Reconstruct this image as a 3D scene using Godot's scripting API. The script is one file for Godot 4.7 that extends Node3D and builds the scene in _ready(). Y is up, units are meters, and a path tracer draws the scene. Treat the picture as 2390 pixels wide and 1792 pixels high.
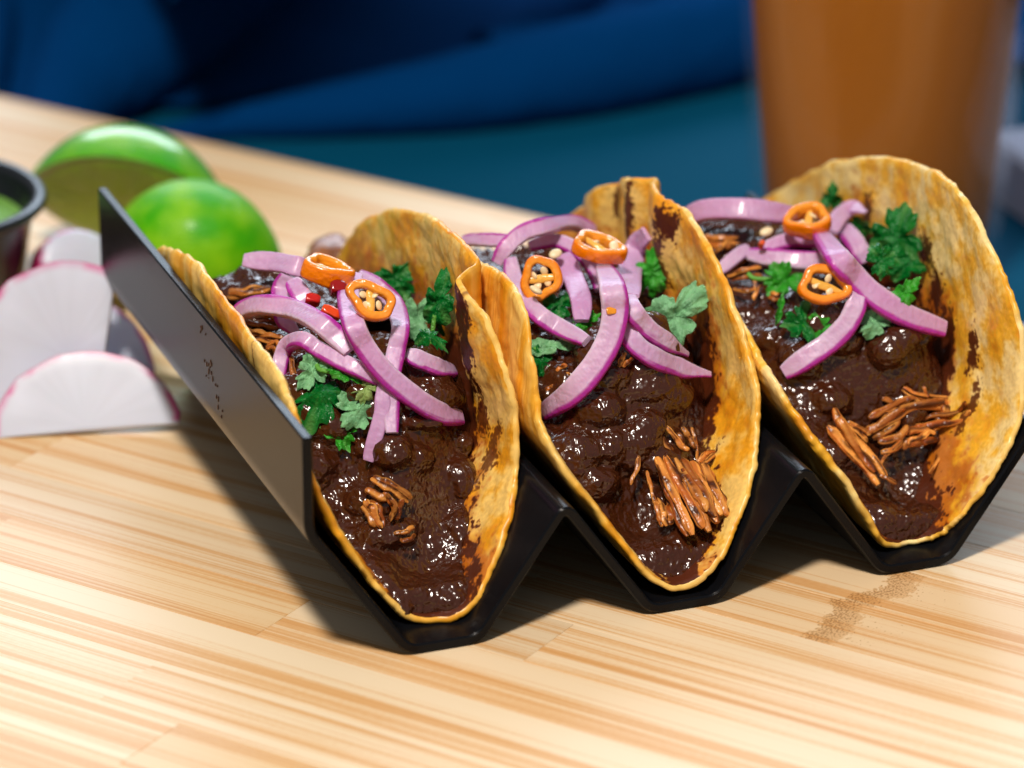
extends Node3D
# Lengths in the code are centimetres; CM turns them into metres.
const CM := 0.01
const TROUGH := [0.725, 5.725, 10.725]
var rng := RandomNumberGenerator.new()
var used := {}
var noise := FastNoiseLite.new()
var fine := FastNoiseLite.new()
var blisters := grain(0.045, 3, 62, false, 1024)

func V(x: float, y: float, z: float) -> Vector3:
	return Vector3(x, y, z)

func numbered(called: String) -> String:
	var n: int = used.get(called, 0)
	used[called] = n + 1
	return called if n == 0 else "%s_%03d" % [called, n]

func tag(o: Node, label: String, category := "", group := "", kind := "") -> void:
	if label: o.set_meta("label", label)
	if category: o.set_meta("category", category)
	if group: o.set_meta("group", group)
	if kind: o.set_meta("kind", kind)

func base(called: String, at: Vector3, label: String, category: String, group := "") -> Node3D:
	var o := Node3D.new()
	o.name = numbered(called)
	o.position = at * CM
	add_child(o, true)
	tag(o, label, category, group)
	return o

func put(called: String, mesh: Mesh, mat: Material, parent: Node, at := Vector3.ZERO) -> MeshInstance3D:
	var o := MeshInstance3D.new()
	o.name = numbered(called) if parent == self else called
	o.mesh = mesh
	o.material_override = mat
	o.position = at * CM
	parent.add_child(o, true)
	return o

# ---------------------------------------------------------------- meshes
class Shape:
	var v := PackedVector3Array()
	var c := PackedColorArray()
	var uv := PackedVector2Array()
	var f := PackedInt32Array()   # counter-clockwise seen from outside

	func add(p: Vector3, col := Color.WHITE, t := Vector2.ZERO) -> int:
		v.append(p)
		c.append(col)
		uv.append(t)
		return v.size() - 1

	func tri(a: int, b: int, d: int) -> void:
		f.append(a)
		f.append(b)
		f.append(d)

	func quad(a: int, b: int, d: int, e: int) -> void:
		tri(a, b, d)
		tri(a, d, e)

	# joins rows of n points that were added from index `first`; the faces look along (along the row) x (to the next row)
	func rows(first: int, count: int, n: int, closed := false, turned := false, ring := false) -> void:
		for j in count if ring else count - 1:
			for i in n if closed else n - 1:
				var a := first + j * n + i
				var b := first + j * n + (i + 1) % n
				var d := first + ((j + 1) % count) * n + (i + 1) % n
				var e := first + ((j + 1) % count) * n + i
				if turned:
					quad(a, e, d, b)
				else:
					quad(a, b, d, e)

	func fan(points: PackedVector3Array, col: Color, turned := false) -> void:
		var m := Vector3.ZERO
		for p in points: m += p
		var k := add(m / points.size(), col)
		var s := k + 1
		for p in points: add(p, col)
		for i in points.size():
			if turned: tri(k, s + (i + 1) % points.size(), s + i)
			else: tri(k, s + i, s + (i + 1) % points.size())

	func box(lo: Vector3, hi: Vector3, x: Vector3, y: Vector3, z: Vector3, bevel: float, uvs: Callable) -> void:
		# a box along three axes whose top edges are chamfered; flat faces
		var b := bevel
		var top := [V3(lo.x + b, hi.y, lo.z + b), V3(hi.x - b, hi.y, lo.z + b), V3(hi.x - b, hi.y, hi.z - b), V3(lo.x + b, hi.y, hi.z - b)]
		var mid := [V3(lo.x, hi.y - b, lo.z), V3(hi.x, hi.y - b, lo.z), V3(hi.x, hi.y - b, hi.z), V3(lo.x, hi.y - b, hi.z)]
		var low := [V3(lo.x, lo.y, lo.z), V3(hi.x, lo.y, lo.z), V3(hi.x, lo.y, hi.z), V3(lo.x, lo.y, hi.z)]
		var faces := [[top[3], top[2], top[1], top[0]], [low[0], low[1], low[2], low[3]]]
		for i in 4:
			var k := (i + 1) % 4
			faces.append([top[i], top[k], mid[k], mid[i]])
			faces.append([mid[i], mid[k], low[k], low[i]])
		for q in faces:
			var s := v.size()
			for p in q: add(x * p.x + y * p.y + z * p.z, Color.WHITE, uvs.call(p))
			quad(s, s + 1, s + 2, s + 3)

	func V3(x: float, y: float, z: float) -> Vector3:
		return Vector3(x, y, z)

	func mesh() -> ArrayMesh:
		var n := PackedVector3Array()
		n.resize(v.size())
		var g := PackedInt32Array()
		g.resize(f.size())
		for i in range(0, f.size(), 3):
			var a := f[i]
			var b := f[i + 1]
			var d := f[i + 2]
			var w := (v[b] - v[a]).cross(v[d] - v[a])
			n[a] += w
			n[b] += w
			n[d] += w
			g[i] = a
			g[i + 1] = d
			g[i + 2] = b
		var p := PackedVector3Array()
		p.resize(v.size())
		for i in v.size():
			p[i] = v[i] * 0.01
			n[i] = n[i].normalized() if n[i].length_squared() > 0.0 else Vector3.UP
		var a := []
		a.resize(Mesh.ARRAY_MAX)
		a[Mesh.ARRAY_VERTEX] = p
		a[Mesh.ARRAY_NORMAL] = n
		a[Mesh.ARRAY_COLOR] = c
		a[Mesh.ARRAY_TEX_UV] = uv
		a[Mesh.ARRAY_INDEX] = g
		var m := ArrayMesh.new()
		m.add_surface_from_arrays(Mesh.PRIMITIVE_TRIANGLES, a)
		return m

func spline(p: Array, t: float) -> Vector3:
	# Catmull-Rom through p, t from 0 to 1
	var x := clampf(t, 0.0, 1.0) * (p.size() - 1)
	var i := mini(int(x), p.size() - 2)
	var k := x - i
	var a: Vector3 = p[maxi(i - 1, 0)]
	var b: Vector3 = p[i]
	var c: Vector3 = p[i + 1]
	var d: Vector3 = p[mini(i + 2, p.size() - 1)]
	if i == 0: a = b * 2.0 - c
	if i == p.size() - 2: d = c * 2.0 - b
	return b.cubic_interpolate(c, a, d, k)

# A strip, cord or roll along the spline p. half(t) gives its half width and half thickness, tint(side, face, t) its colour; side and face run -1..1 across it.
func sweep(g: Shape, p: Array, hint: Vector3, half: Callable, tint: Callable, rings := 24, around := 16, boxy := 0.55, rough := 0.0) -> void:
	var first := g.v.size()
	var caps := [PackedVector3Array(), PackedVector3Array()]
	for j in rings:
		var t := float(j) / (rings - 1)
		var q := spline(p, t)
		var along := (spline(p, t + 0.01) - spline(p, t - 0.01)).normalized()
		var b := along.cross(hint).normalized()
		var n := b.cross(along).normalized()
		var h: Vector2 = half.call(t)
		for i in around:
			var a := TAU * i / around
			var x := signf(cos(a)) * pow(absf(cos(a)), boxy)
			var y := signf(sin(a)) * pow(absf(sin(a)), boxy)
			var d := b * x * h.x + n * y * h.y
			var w := q + d
			if rough > 0.0: w += d * rough * noise.get_noise_3d(w.x * 9.0, w.y * 9.0, w.z * 9.0) * 2.0
			g.add(w, tint.call(x, y, t))
			if j == 0: caps[0].append(w)
			if j == rings - 1: caps[1].append(w)
	g.rows(first, rings, around, true, true)
	g.fan(caps[0], tint.call(0.0, 0.0, 0.0), false)
	g.fan(caps[1], tint.call(0.0, 0.0, 1.0), true)

func lathe(g: Shape, profile: Array, around: int, tint: Callable, at := Vector3.ZERO) -> void:
	var first := g.v.size()
	for q in profile:
		for i in around:
			var a := TAU * i / around
			g.add(at + V(cos(a) * q.x, q.y, sin(a) * q.x), tint.call(q))
	g.rows(first, profile.size(), around, true, true)

# ---------------------------------------------------------------- materials
func grain(frequency: float, octaves: int, at: int, cellular := false, size := 256) -> NoiseTexture2D:
	var n := FastNoiseLite.new()
	n.seed = at
	n.noise_type = FastNoiseLite.TYPE_CELLULAR if cellular else FastNoiseLite.TYPE_SIMPLEX_SMOOTH
	n.frequency = frequency
	n.fractal_octaves = octaves
	var t := NoiseTexture2D.new()
	t.width = size
	t.height = size
	t.seamless = true
	t.noise = n
	return t

func stuff(color: Color, roughness: float, vertex := false) -> StandardMaterial3D:
	var m := StandardMaterial3D.new()
	m.albedo_color = color.linear_to_srgb()
	m.roughness = roughness
	m.vertex_color_use_as_albedo = vertex
	return m

func relief(m: StandardMaterial3D, t: Texture2D, period_cm: float, depth_cm: float) -> StandardMaterial3D:
	m.uv1_triplanar = true
	m.uv1_scale = Vector3.ONE * (100.0 / period_cm)
	m.heightmap_enabled = true
	m.heightmap_texture = t
	m.heightmap_scale = depth_cm
	return m

func noise_bytes(w: int, h: int, frequency: float, octaves: int, at: int, cellular := false) -> PackedByteArray:
	var n := FastNoiseLite.new()
	n.seed = at
	n.noise_type = FastNoiseLite.TYPE_CELLULAR if cellular else FastNoiseLite.TYPE_SIMPLEX_SMOOTH
	n.frequency = frequency
	n.fractal_octaves = octaves
	var im := n.get_image(w, h)
	im.convert(Image.FORMAT_L8)
	return im.get_data()

func stretched(w: int, h: int, squeeze: int, frequency: float, octaves: int, at: int) -> PackedByteArray:
	var n := FastNoiseLite.new()
	n.seed = at
	n.frequency = frequency
	n.fractal_octaves = octaves
	var im := n.get_image(w / squeeze, h)
	im.convert(Image.FORMAT_L8)
	im.resize(w, h, Image.INTERPOLATE_CUBIC)
	return im.get_data()

func texture(w: int, h: int, bytes: PackedByteArray) -> ImageTexture:
	return ImageTexture.create_from_image(Image.create_from_data(w, h, false, Image.FORMAT_RGB8, bytes))

func bamboo_texture(node: bool) -> ImageTexture:
	var w := 2048
	var h := 384
	var a := stretched(w, h, 512, 0.05, 3, 5)
	var b := stretched(w, h, 256, 0.32, 2, 6)
	var d := stretched(w, h, 512, 0.016, 2, 7)
	var e := noise_bytes(w, h, 0.09, 2, 8)
	var dots := noise_bytes(w, h, 0.22, 1, 9)
	var out := PackedByteArray()
	out.resize(w * h * 3)
	var pale := Vector3(238, 217, 182)
	var tan_ := Vector3(224, 178, 122)
	var deep := Vector3(206, 148, 84)
	for y in h:
		for x in w:
			var i := y * w + x
			var s := (a[i] * 0.40 + b[i] * 0.42 + d[i] * 0.33 + e[i] * 0.06) / 255.0 - 0.10
			var col := pale.lerp(tan_, smoothstep(0.38, 0.68, s))
			col = col.lerp(deep, smoothstep(0.60, 0.90, s) * 0.6)
			if node:
				var along := (x - 1024.0) + (d[i] - 128.0) * 0.12 + sin(y * 0.013) * 12.0
				var edge := absf(along) + (e[i] - 128.0) * 0.10
				if edge < 26.0:
					col = col.lerp(Vector3(198, 150, 92), 0.35)
					col = col.lerp(Vector3(120, 76, 34), 0.42 * smoothstep(100.0 + absf(along + 10.0) * 2.2, 160.0 + absf(along + 10.0) * 2.2, dots[i]))
				elif along > 0.0 and along < 110.0 and b[i] > 130:
					col = col.lerp(Vector3(140, 92, 44), 0.5 * smoothstep(196.0 + along * 0.3, 220.0 + along * 0.3, dots[i]))
			out[i * 3] = int(clampf(col.x, 0, 255))
			out[i * 3 + 1] = int(clampf(col.y, 0, 255))
			out[i * 3 + 2] = int(clampf(col.z, 0, 255))
	return texture(w, h, out)

# ---------------------------------------------------------------- the filling's upper surface, per taco: height of its edge along z, crown, lumps
const FILL_Z := [-14.2, -13.2, -12.0, -10.0, -7.0, -5.0, -3.8, -2.8, -2.0, -1.4, -0.9, -0.6]
const FILL_Y := [[0.1, 1.2, 2.3, 3.1, 3.3, 2.7, 1.7, 1.1, 0.75, 0.6, 0.55, 0.15], [0.1, 1.2, 2.3, 3.1, 3.4, 2.9, 2.1, 1.4, 0.95, 0.8, 0.65, 0.3], [0.1, 1.2, 2.3, 3.2, 3.5, 3.1, 2.3, 1.3, 0.8, 0.65, 0.55, 0.25]]
const CROWN := [0.6, 0.6, 0.5]
const LUMPS := [[[-0.9, -4.4, 1.0, 1.0, 1.1], [0.6, -4.0, 1.1, 0.95, 1.45], [1.7, -4.9, 0.8, 1.0, 0.8], [0.0, -2.9, 0.55, 0.45, 0.7], [-0.5, -6.4, 1.2, 1.3, 0.4], [-0.9, -9.5, 1.2, 1.4, 0.55]],
	[[0.2, -3.7, 1.1, 0.9, 1.6], [-1.1, -2.9, 0.75, 0.7, 0.9], [1.4, -4.3, 0.8, 0.8, 0.9], [-0.9, -5.2, 1.0, 0.9, 0.5], [-0.6, -8.0, 1.2, 1.5, 0.3]],
	[[0.4, -3.7, 1.0, 0.9, 1.35], [1.5, -3.4, 0.8, 0.8, 1.3], [-0.9, -4.0, 0.9, 0.8, 0.9], [-1.1, -2.7, 0.6, 0.6, 0.5], [-0.8, -9.0, 1.2, 1.6, 0.4]]]

func edge_height(i: int, z: float) -> float:
	var ys: Array = FILL_Y[i]
	if z <= FILL_Z[0]: return ys[0]
	for k in FILL_Z.size() - 1:
		if z <= FILL_Z[k + 1]:
			return lerpf(ys[k], ys[k + 1], (z - FILL_Z[k]) / (FILL_Z[k + 1] - FILL_Z[k]))
	return ys[ys.size() - 1]

func fill_height(i: int, u: float, z: float) -> float:
	var y: float = edge_height(i, z) + CROWN[i] * (1.0 - u * u / 4.84) * clampf((-0.6 - z) / 2.0, 0.0, 1.0)
	for l in LUMPS[i]:
		y += l[4] * exp(-pow(pow((u - l[0]) / l[2], 2) + pow((z - l[1]) / l[3], 2), 1.6))
	return y

# ---------------------------------------------------------------- tortillas: cross-section right and left of the fold (x from the trough's middle, y), and the rim as (distance from the fold, z)
const RIGHT := [[[0.0, 0.06], [0.6, 0.06], [0.85, 0.3], [1.5, 1.28], [2.12, 2.2], [2.36, 2.9], [2.40, 4.0], [2.38, 5.4], [2.36, 7.6]],
	[[0.0, 0.12], [0.45, 0.28], [1.0, 0.65], [1.55, 1.35], [2.12, 2.2], [2.36, 2.9], [2.40, 4.0], [2.38, 5.4], [2.36, 7.6]],
	[[0.0, 0.06], [0.6, 0.08], [0.9, 0.4], [1.5, 1.28], [2.12, 2.2], [2.36, 2.9], [2.42, 4.0], [2.44, 5.4], [2.44, 7.6]]]
const LEFT := [[[0.0, 0.06], [-0.3, 0.07], [-0.52, 0.22], [-1.15, 1.05], [-1.70, 1.95], [-2.12, 2.95], [-2.34, 4.0], [-2.43, 5.0], [-2.44, 6.5]],
	[[0.0, 0.12], [-0.3, 0.2], [-0.7, 0.52], [-1.38, 1.56], [-2.05, 2.6], [-2.36, 3.3], [-2.34, 4.3], [-2.28, 5.4], [-2.26, 7.0]],
	[[0.0, 0.06], [-0.3, 0.08], [-0.55, 0.3], [-1.14, 1.4], [-1.85, 2.5], [-2.24, 3.2], [-2.34, 4.0], [-2.34, 5.4], [-2.34, 7.0]]]
const RIM := [[[0.63, -0.68], [1.71, -0.85], [2.72, -1.4], [3.54, -2.0], [4.91, -2.4], [5.97, -2.95], [6.6, -3.8], [6.92, -4.9], [6.86, -6.8], [6.3, -9.1], [5.13, -11.6], [3.9, -13.0], [2.4, -13.9], [0.6, -14.3], [-1.5, -14.0], [-3.4, -13.0], [-4.8, -11.5], [-5.65, -9.6], [-6.0, -7.5], [-5.95, -5.3], [-5.85, -3.2], [-5.4, -1.75], [-4.6, -1.4], [-3.6, -1.2], [-2.6, -1.05], [-1.5, -1.0], [-0.5, -0.9]],
	[[0.1, -0.2], [1.2, -0.43], [2.2, -0.85], [3.41, -1.7], [4.23, -2.24], [5.23, -3.0], [6.28, -4.46], [6.6, -6.0], [6.72, -7.3], [6.0, -9.4], [4.7, -11.7], [3.2, -13.1], [1.4, -13.9], [-0.6, -14.0], [-2.6, -13.4], [-4.4, -12.2], [-4.9, -10.2], [-5.5, -8.0], [-6.0, -6.0], [-6.35, -4.4], [-6.2, -2.95], [-5.3, -2.3], [-4.4, -1.9], [-3.5, -1.2], [-2.4, -0.8], [-1.2, -0.45]],
	[[0.88, -0.45], [1.5, -0.25], [2.54, -0.1], [3.29, -0.2], [4.86, -0.55], [5.98, -1.05], [7.05, -2.5], [7.32, -4.4], [6.8, -7.27], [5.63, -9.99], [3.91, -12.9], [2.2, -14.0], [0.3, -14.4], [-1.6, -14.1], [-3.2, -13.2], [-4.4, -11.4], [-5.0, -9.0], [-5.2, -6.6], [-5.1, -4.6], [-4.75, -3.2], [-4.3, -2.2], [-3.7, -1.5], [-2.9, -0.95], [-1.9, -0.6], [-0.9, -0.5], [0.2, -0.7]]]
# stains on the inside: distance from the fold, z, half sizes, darkness
const STAINS := [[[5.7, -3.85, 1.7, 0.30, 1.0], [4.3, -4.5, 1.0, 0.35, 0.9], [3.9, -3.6, 0.5, 0.3, 0.8], [6.8, -4.1, 0.35, 0.4, 1.0], [4.3, -5.9, 0.7, 0.3, 0.7], [3.4, -2.9, 0.8, 0.25, 0.7]],
	[[6.2, -6.3, 0.4, 0.4, 1.0], [5.2, -6.6, 0.9, 0.3, 0.9], [4.6, -7.4, 1.2, 0.25, 0.8], [5.7, -8.4, 0.9, 0.16, 0.9], [5.6, -9.8, 0.8, 0.18, 0.8], [4.4, -5.6, 0.7, 0.4, 0.9], [5.9, -10.2, 0.3, 0.25, 0.9]],
	[[5.6, -7.6, 0.3, 0.28, 0.9], [5.5, -4.9, 0.4, 0.45, 1.0], [4.9, -4.3, 0.55, 0.45, 0.95], [4.3, -3.4, 0.6, 0.3, 0.9], [4.6, -5.6, 0.7, 0.4, 0.6], [4.4, -2.3, 0.7, 0.2, 0.9], [3.2, -1.9, 0.7, 0.2, 0.8]]]

func along_profile(p: Array, s: float) -> Vector2:
	var left := s
	for k in p.size() - 1:
		var a := Vector2(p[k][0], p[k][1])
		var b := Vector2(p[k + 1][0], p[k + 1][1])
		var l := a.distance_to(b)
		if left <= l or k == p.size() - 2:
			return a + (b - a) * (left / l)
		left -= l
	return Vector2.ZERO

func section(i: int, s: float) -> Vector2:
	# smoothed over a few millimetres so that the bends are round
	var q := Vector2.ZERO
	for k in 5:
		var t := s + (k - 2) * 0.14
		q += along_profile(RIGHT[i], t) if t >= 0.0 else along_profile(LEFT[i], -t)
	return q / 5.0

func on_tortilla(i: int, s: float, z: float) -> Vector3:
	var q := section(i, s)
	var x := q.x
	var up := smoothstep(2.2, 5.2, absf(s))
	x += noise.get_noise_2d(s * 3.0 + i * 40.0, z * 3.0) * 0.10 * smoothstep(0.3, 2.0, absf(s))
	x += noise.get_noise_2d(s * 12.0 + i * 90.0, z * 12.0) * 0.04
	x += noise.get_noise_2d(s * 32.0 + i * 90.0, z * 32.0) * 0.013
	if i == 0 and s > 0.0:   # the crease in the first taco's right wall
		var ridge := smoothstep(-1.4, -4.0, z) if z > -4.05 else 1.0 - smoothstep(-4.05, -4.55, z)
		x -= 0.55 * ridge * smoothstep(3.0, 6.0, s)
	if i == 1 and s > 0.0:   # the wrinkles at the back of the second taco's right wall
		x += up * (0.15 * sin(z * 3.1) + 0.06 * sin(z * 6.3 + 1.0)) * smoothstep(-5.6, -7.6, z)
		x -= up * 0.2 * smoothstep(-5.6, -6.8, z) * smoothstep(-8.2, -6.9, z) * smoothstep(3.8, 6.0, s)
	if i == 2 and s > 0.0:
		x += up * 0.10 * sin(z * 0.9 + 0.6)
	return V(TROUGH[i] + x, q.y, z)

func rim_at(i: int, t: float) -> Vector2:
	var r: Array = RIM[i]
	var n := r.size()
	var x := fposmod(t, 1.0) * n
	var k := int(x)
	var w := x - k
	var p := []
	for d in [-1, 0, 1, 2]:
		var e: Array = r[(k + d + n) % n]
		p.append(Vector2(e[0], e[1]))
	var q: Vector2 = p[1].cubic_interpolate(p[2], p[0], p[3], w)
	var out: Vector2 = (q - Vector2(0.3, -7.0)).normalized()
	return q + out * (fine.get_noise_2d(cos(t * TAU) * 30.0 + i * 50.0, sin(t * TAU) * 30.0) * 0.07 + fine.get_noise_2d(cos(t * TAU) * 120.0 + i * 50.0, sin(t * TAU) * 120.0) * 0.05 + noise.get_noise_2d(cos(t * TAU) * 260.0 + i * 50.0, sin(t * TAU) * 260.0) * 0.03)

func contact(i: int, z: float, side: float) -> float:
	# how far from the fold the filling reaches up the wall at z
	var y := fill_height(i, 1.9 * side, z)
	var p: Array = RIGHT[i] if side > 0.0 else LEFT[i]
	var s := 0.0
	for k in p.size() - 1:
		var a := Vector2(p[k][0], p[k][1])
		var b := Vector2(p[k + 1][0], p[k + 1][1])
		if b.y >= y: return s + a.distance_to(b) * clampf((y - a.y) / maxf(b.y - a.y, 0.001), 0.0, 1.0)
		s += a.distance_to(b)
	return s

func tortilla_texture(i: int) -> ImageTexture:
	# u: z from -15.5 to 0.5, v: distance from the fold from -8 to 8
	var w := 768
	var a := noise_bytes(w, w, 0.012, 3, 20 + i)
	var b := noise_bytes(w, w, 0.045, 3, 30 + i)
	var d := noise_bytes(w, w, 0.16, 2, 40 + i)
	var e := noise_bytes(w, w, 0.006, 2, 50 + i)
	var out := PackedByteArray()
	out.resize(w * w * 3)
	var gold := Vector3(243, 180, 46) if i == 2 else Vector3(240, 164, 30)
	var pale := Vector3(249, 219, 146) if i == 2 else Vector3(246, 204, 112)   # the third tortilla is fried least
	var toast := Vector3(216, 126, 16)
	var burnt := Vector3(74, 28, 10)
	var reach := [PackedFloat32Array(), PackedFloat32Array()]
	for x in w:
		var z := -15.5 + 16.0 * x / w
		reach[0].append(contact(i, z, -1.0))
		reach[1].append(contact(i, z, 1.0))
	for y in w:
		var s := -8.0 + 16.0 * y / w
		var near: Array = []
		for q in STAINS[i]:
			if absf(s - q[0]) < q[2] * 1.7: near.append(q)
		for x in w:
			var z := -15.5 + 16.0 * x / w
			var k := y * w + x
			var na := a[k] / 255.0
			var nb := b[k] / 255.0
			var nd := d[k] / 255.0
			var col := gold.lerp(pale, smoothstep(0.33, 0.62, na * 0.6 + nb * 0.3 + nd * 0.1))
			col = col.lerp(toast, 0.6 * smoothstep(0.60, 0.80, (1.0 - na) * 0.55 + nb * 0.35 + nd * 0.12))
			col = col * (0.93 + 0.14 * nd)
			var soak := 0.0
			for q in near:
				var r := sqrt(pow((s - q[0]) / q[2], 2) + pow((z - q[1]) / q[3], 2)) + (nb - 0.5) * 1.3 + (nd - 0.5) * 0.9
				soak = maxf(soak, q[4] * (1.0 - smoothstep(0.62, 1.0, r)))
			var far: float = absf(s) - (reach[1][x] if s > 0.0 else reach[0][x])
			var film := far - 0.02 - (nb - 0.45) * 1.3 - (nd - 0.5) * 0.5
			soak = maxf(soak, 0.92 * (1.0 - smoothstep(-0.05, 0.12, film)))
			col = col.lerp(Vector3(176, 78, 10), 0.7 * (1.0 - smoothstep(0.1, 0.9, film + (e[k] / 255.0 - 0.5) * 2.0)))
			col = col.lerp(burnt, soak)
			out[k * 3] = int(clampf(col.x, 0, 255))
			out[k * 3 + 1] = int(clampf(col.y, 0, 255))
			out[k * 3 + 2] = int(clampf(col.z, 0, 255))
	return texture(w, w, out)

func make_tortilla(i: int, label: String) -> void:
	var g := Shape.new()
	var rings := 84
	var around := 420
	var thick := 0.18
	var middle := Vector2(0.3, -7.0)
	var inner := []
	var outer := []
	for j in rings:
		var rho := pow(float(j) / (rings - 1), 0.8)
		for k in around:
			var r := rim_at(i, float(k) / around)
			var q := middle.lerp(r, rho)
			var p := on_tortilla(i, q.x, q.y)
			var t := (on_tortilla(i, q.x + 0.12, q.y) - on_tortilla(i, q.x - 0.12, q.y)).normalized()
			var n := V(0, 0, 1).cross(t)
			n = (n if n.y >= 0.0 or absf(t.x) < 0.2 else -n)
			n = V(-t.y, t.x, 0.0).normalized()    # towards the filling
			var h := thick * (1.0 + 0.35 * noise.get_noise_2d(q.x * 8.0, q.y * 8.0 + i * 30.0))
			var e := 1.0 if j < rings - 1 else 0.7
			inner.append([p + n * h * 0.5 * e, q])
			outer.append([p - n * h * 0.5 * e, q])
	var plain := func(q: Vector2) -> Vector2: return Vector2((q.y + 15.5) / 16.0, (15.05 + absf(q.x) * 0.1) / 16.0)   # the outside and the rim are free of sauce
	for q in inner: g.add(q[0], Color.WHITE, Vector2((q[1].y + 15.5) / 16.0, (q[1].x + 8.0) / 16.0))
	for q in outer: g.add(q[0], Color.WHITE, plain.call(q[1]))
	g.rows(0, rings, around, true, true)
	g.rows(rings * around, rings, around, true, false)
	var last := (rings - 1) * around
	var s := g.v.size()
	for row in 4:
		for k in around:
			var p: Vector3 = inner[last + k][0]
			var e: Vector3 = outer[last + k][0]
			var away: Vector3 = (p + e - inner[last - around + k][0] - outer[last - around + k][0]).normalized()
			var w := [0.0, 0.25, 0.75, 1.0]
			g.add(p.lerp(e, w[row]) + away * (0.05 if row == 1 or row == 2 else 0.0), Color.WHITE, plain.call(inner[last + k][1]))
	g.rows(s, 4, around, true, true)
	var mat := stuff(Color.WHITE, 0.38)
	mat.albedo_texture = tortilla_texture(i)
	mat.heightmap_enabled = true
	mat.heightmap_texture = blisters
	mat.heightmap_scale = 0.012
	var o := put("tortilla", g.mesh(), mat, self)
	tag(o, label, "tortilla", "corn tortillas folded in the rack")

func wall_at(i: int, side: float, y: float) -> float:
	var p: Array = RIGHT[i] if side > 0.0 else LEFT[i]
	for m in p.size() - 1:
		if y <= p[m + 1][1] or m == p.size() - 2:
			return lerpf(absf(p[m][0]), absf(p[m + 1][0]), clampf((y - p[m][1]) / (p[m + 1][1] - p[m][1]), 0.0, 1.0))
	return 0.3

const FRONT := [-1.15, -0.5, -0.85]   # where the sauce starts to fall towards the front rim
const HOLLOWS := [[0.35, -2.05, 0.75], [-0.25, -1.95, 0.65], [0.45, -1.95, 0.8]]

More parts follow.
